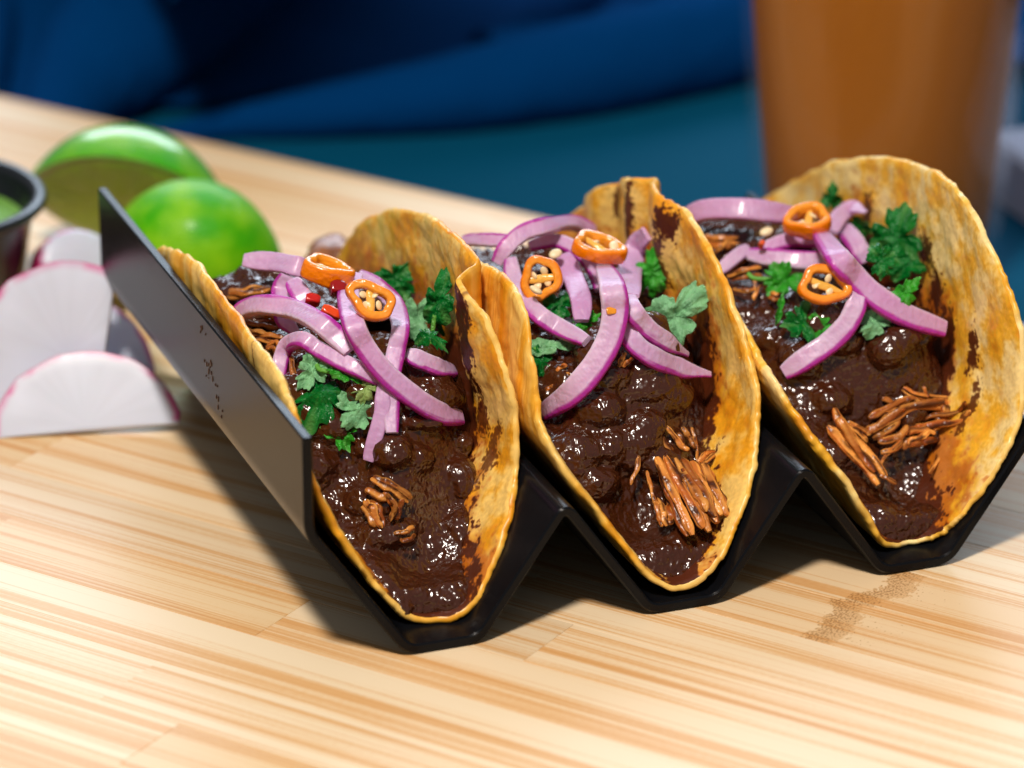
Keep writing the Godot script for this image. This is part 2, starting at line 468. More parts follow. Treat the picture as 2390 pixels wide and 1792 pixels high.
# The sauce-covered lumps of the front half: a field over a grid, meshed as surface nets
func net_sauce(g: Shape, i: int) -> void:
	var c := 0.07
	var lo := V(-2.73, -0.1, -7.55)
	var nx := 79
	var ny := 80
	var nz := 107
	var field := PackedFloat32Array()
	field.resize(nx * ny * nz)
	var own := RandomNumberGenerator.new()
	own.seed = 100 + i
	for z in nz:
		var pz := lo.z + z * c
		for x in nx:
			var px := lo.x + x * c
			var h := fill_height(i, clampf(px, -2.4, 2.4), pz) - 0.28 * smoothstep(-0.7, -1.7, pz)
			if pz > FRONT[i]: h -= (pz - FRONT[i]) * 2.2
			h -= 0.35 * exp(-(pow(px - HOLLOWS[i][0], 2) + pow(pz - HOLLOWS[i][1], 2)) / pow(HOLLOWS[i][2] * 0.7, 2))
			var at := (z * ny) * nx + x
			for y in ny:
				field[at + y * nx] = (lo.y + y * c - h) * 0.7
	for n in 100:
		var z := -1.25 - 6.0 * own.randf()
		var u := own.randf_range(-1.9, 1.9)
		var r := own.randf_range(0.18, 0.54)
		var h := fill_height(i, u, z) - 0.28
		u = clampf(u, -wall_at(i, -1.0, h) + 0.15, wall_at(i, 1.0, h) - 0.15)
		var s := V(own.randf_range(0.8, 1.35), own.randf_range(0.7, 0.95), own.randf_range(0.8, 1.25))
		if Vector2(u, z).distance_to(Vector2(HOLLOWS[i][0], HOLLOWS[i][1])) < HOLLOWS[i][2]: continue
		var m := V(u, h + 0.28 + own.randf_range(-0.30, 0.0) - r * s.y, z)
		var a := (m - lo - s * r - Vector3.ONE * 0.25) / c
		var b := (m - lo + s * r + Vector3.ONE * 0.25) / c
		for kz in range(maxi(0, int(a.z)), mini(nz, int(b.z) + 1)):
			for ky in range(maxi(0, int(a.y)), mini(ny, int(b.y) + 1)):
				for kx in range(maxi(0, int(a.x)), mini(nx, int(b.x) + 1)):
					var d := (((lo + V(kx, ky, kz) * c - m) / s).length() - r) * 0.85
					var at := (kz * ny + ky) * nx + kx
					var f := field[at]
					var e := maxf(0.09 - absf(d - f), 0.0) / 0.09
					field[at] = minf(d, f) - e * e * 0.0225
	var right := PackedFloat32Array()
	var left := PackedFloat32Array()
	for y in ny:
		right.append(wall_at(i, 1.0, lo.y + y * c) - 0.02)
		left.append(wall_at(i, -1.0, lo.y + y * c) - 0.02)
	for z in nz:
		for y in ny:
			for x in nx:
				var at := (z * ny + y) * nx + x
				var f := field[at]
				if absf(f) < 0.22:
					var p := lo + V(x, y, z) * c
					f += noise.get_noise_3d(p.x * 17.0, p.y * 17.0, p.z * 17.0 + i * 40.0) * 0.07 + noise.get_noise_3d(p.x * 42.0, p.y * 42.0, p.z * 42.0) * 0.026
				var px := lo.x + x * c
				field[at] = maxf(f, maxf(px - right[y], -px - left[y]))
	var cell := PackedInt32Array()
	cell.resize(nx * ny * nz)
	cell.fill(-1)
	var step := [0, 1, nx, nx + 1, nx * ny, nx * ny + 1, nx * ny + nx, nx * ny + nx + 1]
	for z in nz - 1:
		for y in ny - 1:
			for x in nx - 1:
				var at := (z * ny + y) * nx + x
				if absf(field[at]) > 0.7: continue
				var inside := 0
				for k in 8:
					if field[at + step[k]] < 0.0: inside += 1
				if inside == 0 or inside == 8: continue
				var sum := Vector3.ZERO
				var count := 0
				for k in 8:
					for axis in [1, 2, 4]:
						if k & axis: continue
						var f0 := field[at + step[k]]
						var f1 := field[at + step[k | axis]]
						if (f0 < 0.0) == (f1 < 0.0): continue
						var t := f0 / (f0 - f1)
						var p := V(k & 1, (k >> 1) & 1, (k >> 2) & 1)
						if axis == 1: p.x = t
						elif axis == 2: p.y = t
						else: p.z = t
						sum += p
						count += 1
				cell[at] = g.add(lo + (V(x, y, z) + sum / count) * c)
	var ax := [1, nx, nx * ny]
	for z in range(1, nz - 1):
		for y in range(1, ny - 1):
			for x in range(1, nx - 1):
				var at := (z * ny + y) * nx + x
				if absf(field[at]) > 0.7: continue
				var in0 := field[at] < 0.0
				for k in 3:
					if in0 == (field[at + ax[k]] < 0.0): continue
					var b: int = ax[(k + 1) % 3]
					var d: int = ax[(k + 2) % 3]
					var q := [cell[at], cell[at - b], cell[at - b - d], cell[at - d]]
					if q.min() < 0: continue
					if in0: g.quad(q[0], q[1], q[2], q[3])
					else: g.quad(q[3], q[2], q[1], q[0])

func make_filling(i: int, label: String, sauce: Material, meat: Material, shreds: Array) -> void:
	var o := base("taco_filling", V(TROUGH[i], 0.0, 0.0), label, "taco filling", "fillings of the three tacos")
	var g := Shape.new()
	net_sauce(g, i)
	# the part behind the toppings
	var across := 60
	var deep := 90
	var first := g.v.size()
	for j in deep:
		var z := lerpf(-7.2, -14.1, float(j) / (deep - 1))
		for k in across:
			var v := lerpf(-1.0, 1.0, float(k) / (across - 1))
			var u := v * 2.0
			var y := 0.0
			for n in 3:
				y = fill_height(i, u, z) - 0.12 + absf(noise.get_noise_3d(u * 6.5 + i * 20.0, z * 6.5, 3.0)) * 0.7 + noise.get_noise_3d(u * 20.0, z * 20.0, i * 9.0) * 0.08
				u = v * wall_at(i, signf(v), y)
			g.add(V(u, y, z))
	g.rows(first, deep, across)
	put("mole_sauce", g.mesh(), sauce, o)
	for q in shreds:
		if q[0] != i: continue
		var h := Shape.new()
		var p := []
		for w in q[1]: p.append(w - V(TROUGH[i], 0.0, 0.0))
		var r: float = q[2]
		var strands := 1 if r < 0.07 else 2 if r < 0.12 else 3 if r < 0.2 else 5
		var along: Vector3 = (p[p.size() - 1] - p[0]).normalized()
		var beside := along.cross(V(-0.2, 0.6, 0.75)).normalized()
		var above := beside.cross(along)
		for m in strands:
			var tone := rng.randf_range(0.7, 1.3) * (0.72 if i == 0 else 1.0)
			var dark := rng.randf() * 60.0
			var place := 0.0 if strands == 1 else lerpf(-1.0, 1.0, float(m) / (strands - 1)) + rng.randf_range(-0.15, 0.15)
			var shift := beside * place * r * 0.8 + above * (r * 0.5 * (1.0 - place * place) + rng.randf_range(-0.25, 0.25) * r)
			var own := []
			var swing0 := beside * rng.randf_range(-0.5, 0.5) * r + above * rng.randf_range(-0.2, 0.3) * r
			var swing1 := beside * rng.randf_range(-0.5, 0.5) * r + above * rng.randf_range(-0.2, 0.3) * r
			var t0 := rng.randf_range(-0.05, 0.14)
			var t1 := 1.0 - rng.randf_range(-0.05, 0.14)
			for k in 6:
				own.append(spline(p, lerpf(t0, t1, k / 5.0)) + shift + swing0.lerp(swing1, k / 5.0) + V(rng.randf_range(-1, 1), rng.randf_range(-1, 1), rng.randf_range(-1, 1)) * minf(r * 0.22, 0.035))
			var f: float = r * (0.9 if strands == 1 else 0.62 if strands == 2 else 0.50 if strands == 3 else 0.36) * rng.randf_range(0.75, 1.2)
			sweep(h, own, above, func(t: float) -> Vector2:
				var e := 1.0 - 0.55 * pow(absf(2.0 * t - 1.0), 9.0) + 0.45 * noise.get_noise_2d(t * 20.0, dark)
				return Vector2(f, f * 0.7) * e,
				func(x: float, y: float, t: float) -> Color:
				var n := noise.get_noise_3d(x * 18.0 + dark, y * 18.0, t * 6.0 + dark)
				var col := Color(0.36, 0.080, 0.012).lerp(Color(0.82, 0.36, 0.075), clampf(0.45 + n * 1.4, 0.0, 1.0)) * tone
				return col.lerp(Color(0.07, 0.016, 0.006), smoothstep(0.04, 0.26, fine.get_noise_3d(t * 16.0 + dark, x * 9.0 + m * 3.0, y * 9.0))),
				28, 14, 0.7, 0.22)
		put("chicken_shred", h.mesh(), meat, o)

func make_onion(label: String, pts: Array, w: float, thick: float, skin: float, mat: Material, pointed: bool) -> void:
	var p := []
	for q in pts: p.append(q - pts[0])
	var g := Shape.new()
	var shade := rng.randf_range(0.0, 1.0)
	var far := rng.randf() * 100.0
	var rose := Color(0.56, 0.29, 0.52).lerp(Color(0.63, 0.42, 0.60), shade)
	var purple := Color(0.34, 0.015, 0.25).lerp(Color(0.46, 0.035, 0.36), rng.randf())
	var half := func(t: float) -> Vector2:
		var e := 1.0 - 0.35 * pow(absf(2.0 * t - 1.0), 5.0)
		if pointed: e *= 1.0 - 0.55 * smoothstep(0.7, 1.0, t)
		e *= 1.0 + 0.10 * noise.get_noise_2d(t * 25.0, far)
		return Vector2(w * 0.54, thick * 0.36) * e
	var tint := func(x: float, y: float, t: float) -> Color:
		var n := noise.get_noise_2d(t * 26.0 + far, x * 14.0) + 0.22 * noise.get_noise_2d(t * 6.0 + far, x * 45.0)
		var col := rose.lerp(Color(0.54, 0.20, 0.46), clampf(0.16 + n * 0.5, 0.0, 0.7))
		if skin != 0.0:
			var a := x * skin
			col = col.lerp(purple, smoothstep(0.50, 0.74, a + n * 0.30 + (0.12 if y < 0.0 else 0.0)))
			col = col.lerp(Color(0.72, 0.58, 0.70), 0.5 * (1.0 - smoothstep(-0.95, -0.6, a)))
		else:
			col = col.lerp(Color(0.5, 0.22, 0.42), 0.5 * smoothstep(0.7, 1.0, absf(x)))
		return col
	sweep(g, p, V(-0.25, 0.62, 0.74), half, tint, 20 + 7 * pts.size(), 44, 0.40)
	var o := put("onion_strip", g.mesh(), mat, self, pts[0])
	tag(o, label, "onion strip", "pickled red onion strips")

func ellipsoid(g: Shape, at: Vector3, r: Vector3, tint: Callable, turn := Basis.IDENTITY, rows := 10, around := 16) -> void:
	var first := g.v.size()
	for j in rows + 1:
		var a := PI * j / rows - PI / 2
		for k in around:
			var b := TAU * k / around
			var d := V(cos(a) * cos(b), sin(a), cos(a) * sin(b))
			g.add(at + turn * (d * r), tint.call(d))
	g.rows(first, rows + 1, around, true, true)

func facing(up: Vector3, along: Vector3) -> Basis:
	var y := up.normalized()
	var x := (along - y * along.dot(y)).normalized()
	return Basis(x, y, x.cross(y))

func make_chili(label: String, at: Vector3, up: Vector3, along: Vector3, rx: float, rz: float, tall: float, skin: Material, seed_mat: Material, seeds: int) -> void:
	var o := base("chili_ring", at, label, "chili ring", "sliced orange chili rings")
	o.basis = facing(up, along)
	var g := Shape.new()
	var wall := 0.19
	var n := 48
	var m := 14
	var far := rng.randf() * 50.0
	for j in n:
		var a := TAU * j / n
		var wob := 1.0 + 0.07 * sin(a * 3.0 + far) + 0.04 * sin(a * 5.0)
		for k in m:
			var b := TAU * k / m
			var x := signf(cos(b)) * pow(absf(cos(b)), 0.6)
			var y := signf(sin(b)) * pow(absf(sin(b)), 0.6)
			var q := V(cos(a) * (rx * wob - wall * 0.5 + x * wall * 0.5), y * tall * 0.5 * (1.0 + 0.1 * sin(a * 2.0 + far)), sin(a) * (rz * wob - wall * 0.5 + x * wall * 0.5))
			var col := Color(0.92, 0.22, 0.003).lerp(Color(0.92, 0.36, 0.02), smoothstep(0.3, -0.7, x) * 0.8)
			if absf(y) > 0.9: col = col.lerp(Color(0.92, 0.36, 0.05), 0.5)
			g.add(q, col)
	g.rows(0, n, m, true, true, true)
	put("ring_wall", g.mesh(), skin, o)
	var h := Shape.new()
	var pith := func(x: float, y: float, t: float) -> Color: return Color(0.90, 0.48, 0.08)
	for k in 1:
		var a := far + k * PI * 0.55
		var e := V(cos(a) * rx * 0.86, 0, sin(a) * rz * 0.86)
		sweep(h, [-e, -e * 0.3 + V(0.02, 0.02, 0.05), e * 0.4, e], V(0, 1, 0), func(t: float) -> Vector2: return Vector2(0.035 + 0.05 * sin(t * PI), tall * 0.2), pith, 12, 8, 0.8, 0.4)
	put("membrane", h.mesh(), skin, o)
	for k in seeds:
		var s := Shape.new()
		var a := far + k * TAU / seeds + 0.5
		ellipsoid(s, Vector3.ZERO, V(0.10, 0.04, 0.075), func(d: Vector3) -> Color: return Color(0.86, 0.70, 0.40), Basis.from_euler(V(rng.randf() * 0.8, rng.randf() * 6.0, rng.randf() * 0.8)))
		put("seed", s.mesh(), seed_mat, o, V(cos(a) * rx * 0.36, tall * 0.10, sin(a) * rz * 0.36))

func make_leaf(label: String, at: Vector3, up: Vector3, along: Vector3, size: Vector2, tone: int, curl: float, lobes: float, mat: Material, stalk := 0.0) -> void:
	var o := base("coriander_leaf", at, label, "coriander leaf", "torn coriander leaves on the tacos")
	o.basis = facing(up, along)
	size *= 1.04
	var tops := [Color(0.003, 0.165, 0.022), Color(0.22, 0.52, 0.25), Color(0.035, 0.34, 0.022), Color(0.30, 0.44, 0.13)]
	var top: Color = tops[tone]
	var under := Color(0.22, 0.44, 0.22) if tone != 1 else Color(0.05, 0.25, 0.06)
	var g := Shape.new()
	var rings := 11
	var n := 90
	var far := rng.randf() * 90.0
	for side in 2:
		for j in rings:
			for k in n:
				var a := TAU * k / n
				var r := 0.40 + 0.60 * pow(absf(cos(lobes * 0.5 * a)), 0.5)
				r *= 1.0 + 0.10 * cos(lobes * 3.0 * a + sin(a * 2.0 + far)) + 0.05 * cos(lobes * 7.0 * a + far)
				r *= 1.0 + 0.25 * noise.get_noise_2d(cos(a) * 9.0 + far, sin(a) * 9.0)
				var rho := float(j) / (rings - 1)
				var x := cos(a) * r * rho * size.x * 0.5
				var z := sin(a) * r * rho * size.y * 0.5
				var y := -curl * (x * x * 1.6 + absf(z) * 0.5) + noise.get_noise_2d(x * 20.0 + far, z * 20.0) * 0.20 + 0.05 * absf(sin(lobes * 0.5 * a)) * rho
				y += (0.012 if side == 0 else -0.012)
				var vein := pow(absf(cos(lobes * 0.5 * a)), 40.0)
				var col := (top if side == 0 else under) * (0.85 + 0.35 * noise.get_noise_2d(x * 30.0, z * 30.0 + far))
				col = col.lerp(Color(0.03, 0.16, 0.04) if tone == 1 else Color(0.16, 0.38, 0.10), 0.55 * vein * rho)
				g.add(V(x, y, z), col)
	g.rows(0, rings, n, true, true)
	g.rows(rings * n, rings, n, true, false)
	var a0 := (rings - 1) * n
	for k in n: g.quad(a0 + (k + 1) % n, a0 + k, a0 + rings * n + k, a0 + rings * n + (k + 1) % n)
	put("blade", g.mesh(), mat, o)
	if stalk > 0.0:
		var h := Shape.new()
		sweep(h, [V(-size.x * 0.2, -0.03, 0), V(-size.x * 0.5 - stalk * 0.4, -0.05, 0.05), V(-size.x * 0.5 - stalk, -0.12, -0.05)], V(0, 1, 0), func(t: float) -> Vector2: return Vector2(0.05, 0.05), func(x: float, y: float, t: float) -> Color: return Color(0.13, 0.40, 0.06), 14, 8, 1.0)
		put("stalk", h.mesh(), mat, o)

# A slice of a round root: a disc cut off at `cut` of its radius below the middle
func make_slice(called: String, label: String, category: String, at: Vector3, normal: Vector3, along: Vector3, radius: Vector2, thick: float, cut: float, cut_side: float, flesh: Material, skin: Material) -> void:
	var o := base(called, at, label, category, "sliced radish beside the lime")
	o.basis = facing(normal, along)
	var edge := PackedVector2Array()
	var is_skin := []
	for k in 72:
		var a := TAU * k / 72.0
		var q := Vector2(cos(a), sin(a)) * (1.0 + 0.03 * noise.get_noise_1d(a * 20.0 + at.x * 10.0))
		var whole := q
		q.y = minf(q.y, cut)
		q.x = minf(q.x, cut_side)
		edge.append(q * radius)
		is_skin.append(whole.distance_to(q) < 0.02)
	var g := Shape.new()
	var h := Shape.new()
	for side in [1.0, -1.0]:
		var first := g.v.size()
		var rings := [0.0, 0.5, 0.8, 0.9, 0.94, 0.97, 0.99]
		for r in rings:
			for k in 72:
				var y: float = 0.5 * thick * side * (1.0 - 0.35 * pow(r, 6.0)) + 0.006 * noise.get_noise_2d(edge[k].x * r * 5.0, edge[k].y * r * 5.0)
				var col := Color(0.60, 0.63, 0.74) * (1.0 + 0.10 * noise.get_noise_2d(edge[k].x * r * 9.0, edge[k].y * r * 9.0 + at.x * 20.0) + 0.06 * noise.get_noise_1d(k * 14.0))
				if is_skin[k]: col = col.lerp(Color(0.62, 0.10, 0.32), smoothstep(0.90, 0.97, r) * clampf(0.6 + 1.6 * noise.get_noise_1d(k * 2.2 + at.x * 31.0), 0.05, 1.0))
				g.add(V(edge[k].x * r, y, edge[k].y * r), col)
		g.rows(first, rings.size(), 72, true, side > 0.0)
	var s := h.v.size()
	for y in [0.5, 0.3, -0.3, -0.5]:
		for k in 72:
			var e := edge[k] * (1.0 if absf(y) < 0.4 else 0.985)
			h.add(V(e.x, y * thick * (0.9 if absf(y) < 0.4 else 0.66), e.y), Color(0.56, 0.02, 0.16) if is_skin[k] else Color(0.56, 0.53, 0.56))
	h.rows(s, 4, 72, true)
	put("flesh", g.mesh(), flesh, o)
	put("skin", h.mesh(), skin, o)

# Half a lime: a bulging peel and a cut face with segments
func make_lime(label: String, at: Vector3, face: Vector3, along: Vector3, r: Vector3, peel: Material, flesh: Material) -> void:
	var o := base("lime_half", at, label, "lime wedge", "cut limes behind the rack")
	o.basis = facing(face, along)
	var g := Shape.new()
	var rows := 24
	var n := 64
	for j in rows + 1:
		var a := -PI / 2 + PI / 2 * j / rows
		for k in n:
			var b := TAU * k / n
			var d := V(cos(a) * cos(b), sin(a), cos(a) * sin(b))
			var tip := 1.0 + 0.10 * pow(absf(d.x), 10.0)
			var col := Color(0.05, 0.40, 0.002).lerp(Color(0.22, 0.56, 0.006), clampf(0.5 + noise.get_noise_3d(d.x * 14.0, d.y * 14.0, d.z * 14.0 + at.x) * 1.3, 0.0, 1.0))
			g.add(V(d.x * r.x * tip, d.y * r.y, d.z * r.z), col)
	g.rows(0, rows + 1, n, true, true)
	put("peel", g.mesh(), peel, o)
	var h := Shape.new()
	var rings := [0.0, 0.06, 0.12, 0.3, 0.5, 0.7, 0.84, 0.89, 0.93, 0.97, 1.0]
	for q in rings:
		for k in n:
			var b := TAU * k / n
			var tip := 1.0 + 0.10 * pow(absf(cos(b)), 10.0)
			var seam := 0.5 * pow(absf(cos(b * 4.5)), 14.0)
			var juicy := smoothstep(0.08, 0.14, q) * (1.0 - smoothstep(0.84, 0.89, q)) * (1.0 - seam)
			var col := Color(0.46, 0.62, 0.12).lerp(Color(0.33, 0.58, 0.012).lerp(Color(0.45, 0.64, 0.05), clampf(0.5 + noise.get_noise_2d(q * 60.0, k * 12.0), 0.0, 1.0)), juicy)
			col = col.lerp(Color(0.55, 0.62, 0.25), smoothstep(0.90, 0.94, q)).lerp(Color(0.12, 0.42, 0.02), smoothstep(0.97, 1.0, q))
			h.add(V(cos(b) * q * r.x * tip, 0.05 * juicy + 0.03 * noise.get_noise_2d(q * 40.0, k * 10.0) * juicy, sin(b) * q * r.z), col)
	h.rows(0, rings.size(), n, true, true)
	put("cut_face", h.mesh(), flesh, o)

func _ready() -> void:
	rng.seed = 7
	noise.seed = 11
	noise.frequency = 0.1
	noise.noise_type = FastNoiseLite.TYPE_SIMPLEX_SMOOTH
	fine.seed = 23
	fine.frequency = 0.1
	fine.fractal_octaves = 3
	# camera
	var cam := Camera3D.new()
	cam.name = "camera"
	add_child(cam)
	cam.position = V(-23.36, 35.86, 67.70) * CM
	cam.basis = Basis(V(0.93594, 0.00000, 0.35217), V(0.13773, 0.92035, -0.36604), V(-0.32412, 0.39110, 0.86139))
	var lens := CameraAttributesPhysical.new()
	lens.frustum_focal_length = 130.8
	lens.frustum_focus_distance = 0.824
	lens.frustum_near = 0.05
	lens.frustum_far = 20.0
	lens.exposure_aperture = 10.0
	cam.attributes = lens
	cam.current = true
	# surroundings: a dim room
	var world := WorldEnvironment.new()
	world.name = "surroundings"
	var env := Environment.new()
	env.background_mode = Environment.BG_COLOR
	env.background_color = Color(0.185, 0.19, 0.205).linear_to_srgb()
	env.tonemap_mode = Environment.TONE_MAPPER_LINEAR
	env.tonemap_exposure = 1.0
	env.sdfgi_enabled = true
	env.ssao_enabled = true
	env.ssil_enabled = true
	world.environment = env
	add_child(world)
	make_lamp("unseen_ceiling_lamp", "unseen square white ceiling lamp lighting the table from the near left", V(-32, 108, 46), V(5, 2, -7), Vector2(12, 12), 1.6, Color(1.0, 0.955, 0.91))  # key lamp out of view, placed to light the tacos and board
	make_lamp("unseen_window", "unseen broad source of cool daylight beyond the table, placed for glints and sheen", V(62, 96, -165), V(6, 2, -10), Vector2(165, 70), 2.4, Color(0.86, 0.93, 1.0))  # out of view, placed for cool glints on sauce and lime
	make_table()
	make_board()
	make_background()
	make_rack()
	var sauce := relief(stuff(Color(0.052, 0.0125, 0.0035), 0.18), grain(0.020, 2, 3, false, 512), 2.2, 0.062)
	sauce.metallic_specular = 0.6
	var meat := relief(stuff(Color.WHITE, 0.30, true), grain(0.04, 2, 4), 1.2, 0.02)
	meat.metallic_specular = 0.4
	var shreds := [
		[1, [V(6.26, 1.97, -2.31), V(6.20, 1.50, -1.53), V(6.23, 0.86, -0.75)], 0.266],
		[1, [V(6.54, 1.89, -2.22), V(6.54, 1.50, -1.40), V(6.51, 1.07, -0.84)], 0.251],
		[1, [V(6.85, 1.74, -2.23), V(6.81, 1.42, -1.49), V(6.88, 1.09, -0.96)], 0.289],
		[1, [V(5.71, 2.19, -2.54), V(5.64, 1.92, -2.32), V(5.37, 1.61, -2.10)], 0.068],
		[1, [V(5.83, 1.79, -2.25), V(5.78, 1.49, -1.86), V(5.76, 1.24, -1.51)], 0.061],
		[1, [V(5.89, 1.42, -1.74), V(5.84, 1.28, -1.39), V(5.81, 1.07, -1.14)], 0.122],
		[1, [V(6.31, 2.40, -2.72), V(6.51, 2.06, -2.55), V(6.68, 1.90, -2.43)], 0.114],
		[1, [V(6.69, 2.33, -2.83), V(6.85, 2.08, -2.71), V(6.85, 1.91, -2.54)], 0.107],
		[1, [V(6.99, 1.71, -2.37), V(7.29, 1.80, -2.56), V(7.65, 1.67, -2.75)], 0.091],
		[1, [V(7.13, 2.22, -3.08), V(7.09, 1.90, -2.72), V(7.00, 1.70, -2.42)], 0.053],
		[1, [V(5.82, 1.90, -2.39), V(5.93, 2.00, -2.43), V(5.99, 1.88, -2.38)], 0.046],
		[1, [V(5.59, 3.67, -3.18), V(5.70, 3.82, -3.20), V(5.85, 3.90, -3.28)], 0.076],
		[1, [V(4.69, 3.20, -4.21), V(4.77, 3.35, -4.15), V(4.87, 3.40, -4.06)], 0.084],
		[1, [V(4.40, 2.94, -4.22), V(4.48, 3.02, -4.16), V(4.60, 3.05, -4.13)], 0.068],
		[2, [V(10.29, 2.04, -2.62), V(10.57, 1.86, -2.48), V(10.79, 1.65, -2.37)], 0.084],
		[2, [V(9.98, 2.27, -2.71), V(10.13, 1.89, -2.35), V(10.43, 1.51, -2.08), V(10.71, 1.11, -1.62)], 0.183],
		[2, [V(10.72, 1.84, -2.49), V(11.13, 2.01, -2.49), V(11.53, 2.14, -2.55), V(12.02, 2.19, -2.56), V(12.68, 2.04, -2.61)], 0.137],
		[2, [V(10.79, 1.68, -2.35), V(11.18, 1.78, -2.37), V(11.49, 1.98, -2.52)], 0.167],
		[2, [V(11.37, 1.53, -2.24), V(11.73, 1.62, -2.27), V(12.23, 1.59, -2.37)], 0.145],
		[2, [V(11.56, 1.79, -2.43), V(12.15, 1.84, -2.44), V(12.68, 2.06, -1.97)], 0.099],
		[2, [V(11.66, 2.48, -2.78), V(11.98, 2.29, -2.64), V(12.67, 2.03, -2.73)], 0.084],
		[2, [V(12.09, 2.51, -2.77), V(12.12, 2.37, -2.68), V(12.19, 2.21, -2.63)], 0.043],
		[2, [V(11.48, 1.83, -2.39), V(11.33, 1.60, -2.16), V(10.93, 1.42, -2.02), V(10.77, 1.25, -1.90)], 0.064],
		[2, [V(12.38, 1.50, -2.35), V(12.22, 1.25, -2.02), V(11.60, 0.99, -1.52)], 0.055],
		[2, [V(11.20, 2.25, -2.74), V(11.47, 2.13, -2.64), V(11.77, 2.22, -2.66)], 0.114],
		[2, [V(12.55, 1.68, -2.53), V(12.68, 1.91, -2.16), V(12.68, 2.31, -1.85)], 0.114],
		[2, [V(10.71, 1.15, -1.76), V(10.81, 1.10, -1.60), V(10.97, 0.96, -1.54)], 0.068],
		[2, [V(10.73, 1.45, -2.11), V(11.10, 1.48, -2.10), V(11.45, 1.54, -2.26)], 0.068],
		[2, [V(12.30, 2.05, -2.55), V(12.51, 1.99, -2.54), V(12.68, 1.88, -2.59)], 0.183],
		[0, [V(0.23, 2.20, -2.85), V(0.49, 2.10, -2.53), V(0.79, 1.79, -2.40)], 0.171],
		[0, [V(0.08, 1.87, -2.77), V(0.21, 1.74, -2.47), V(0.29, 1.46, -2.27)], 0.135],
		[0, [V(0.46, 2.10, -2.55), V(0.60, 1.86, -2.40), V(0.50, 1.56, -2.33)], 0.144],
		[0, [V(0.50, 1.29, -2.04), V(0.68, 1.32, -2.00), V(0.89, 1.35, -2.12)], 0.108],
		[0, [V(-0.82, 3.77, -7.63), V(-0.74, 4.04, -6.85), V(-0.44, 4.06, -6.46)], 0.082],
		[0, [V(-0.90, 3.79, -7.05), V(-0.70, 3.96, -6.54), V(-0.44, 3.95, -6.26)], 0.091],
		[0, [V(-0.76, 3.77, -6.37), V(-0.60, 3.93, -6.20), V(-0.56, 3.78, -6.00)], 0.074],
		[0, [V(-0.78, 4.02, -8.92), V(-0.51, 4.22, -8.37), V(0.05, 4.25, -8.32)], 0.124],
		[0, [V(-0.40, 3.84, -5.89), V(-0.68, 3.93, -4.92), V(-0.70, 3.77, -4.63)], 0.059],
		[0, [V(-0.56, 3.87, -7.67), V(-0.50, 4.17, -6.94), V(-0.29, 4.19, -6.71)], 0.082],
		[2, [V(9.39, 4.08, -8.02), V(9.62, 4.28, -7.51), V(10.15, 4.24, -7.54)], 0.104],
		[2, [V(9.41, 3.99, -7.44), V(9.56, 4.18, -7.36), V(9.86, 4.26, -7.55)], 0.058],
		[2, [V(9.37, 3.80, -6.47), V(9.68, 3.99, -6.26), V(10.07, 3.97, -6.31)], 0.080],
		[2, [V(9.32, 3.73, -6.19), V(9.50, 3.80, -5.76), V(9.88, 3.82, -5.95)], 0.064],
		[2, [V(9.81, 3.87, -6.32), V(9.64, 3.82, -5.74), V(9.49, 3.65, -5.57)], 0.064],
		[2, [V(9.91, 3.76, -5.69), V(9.89, 3.80, -5.32), V(10.08, 3.74, -5.41)], 0.072],
	]
	make_tortilla(0, "leftmost tortilla, folded beside the tall black end plate, its right wall creased and scorched")
	make_tortilla(1, "middle tortilla, wrinkled and dark streaked at its back top edge")
	make_tortilla(2, "rightmost tortilla with the tallest smooth pale round wall")
	make_filling(0, "glossy dark mole filling of the leftmost tortilla with few shreds showing", sauce, meat, shreds)
	make_filling(1, "dark mole filling of the middle tortilla with a thick chunk of chicken at its front", sauce, meat, shreds)
	make_filling(2, "dark mole filling of the rightmost tortilla with a nest of pulled chicken in front", sauce, meat, shreds)
	make_toppings()
	make_sides()

func make_lamp(called: String, label: String, at: Vector3, to: Vector3, size: Vector2, energy: float, color: Color) -> void:
	var o := base(called, at, label, "unseen_window" if called == "unseen_window" else "lamp")
	o.look_at_from_position(at * CM, to * CM, V(0, 1, 0) if absf((to - at).normalized().y) < 0.95 else V(1, 0, 0))
	var g := Shape.new()
	var plain := func(p: Vector3) -> Vector2: return Vector2.ZERO
	var s := size * 0.5
	g.box(V(-s.x, -s.y, 0.3), V(s.x, s.y, 0.6), V(1, 0, 0), V(0, 1, 0), V(0, 0, 1), 0.05, plain)
	var glow := stuff(color, 0.5)
	glow.emission_enabled = true
	glow.emission = color
	glow.emission_energy_multiplier = 1.0
	put("pane" if called == "unseen_window" else "diffuser", g.mesh(), glow, o)
	var f := Shape.new()
	var b := 1.2 if called != "unseen_window" else 5.0
	for q in [[V(-s.x - b, s.y + 0.1, -0.4), V(s.x + b, s.y + b, 3)], [V(-s.x - b, -s.y - b, -0.4), V(s.x + b, -s.y - 0.1, 3)], [V(-s.x - b, -s.y - 0.1, -0.4), V(-s.x - 0.1, s.y + 0.1, 3)], [V(s.x + 0.1, -s.y - 0.1, -0.4), V(s.x + b, s.y + 0.1, 3)], [V(-s.x - b, -s.y - b, 3.1), V(s.x + b, s.y + b, 4)]]:
		f.box(q[0], q[1], V(1, 0, 0), V(0, 1, 0), V(0, 0, 1), 0.2, plain)
	put("frame", f.mesh(), stuff(Color(0.6, 0.6, 0.6), 0.5), o)
	var l := AreaLight3D.new()
	l.name = "light"
	l.area_size = size * CM
	l.light_energy = energy
	l.light_color = color
	l.shadow_enabled = true
	l.set("light_size", size.x * CM)
	l.set("area_range", 6.0)
	l.set("area_attenuation", 2.0)
	o.add_child(l)

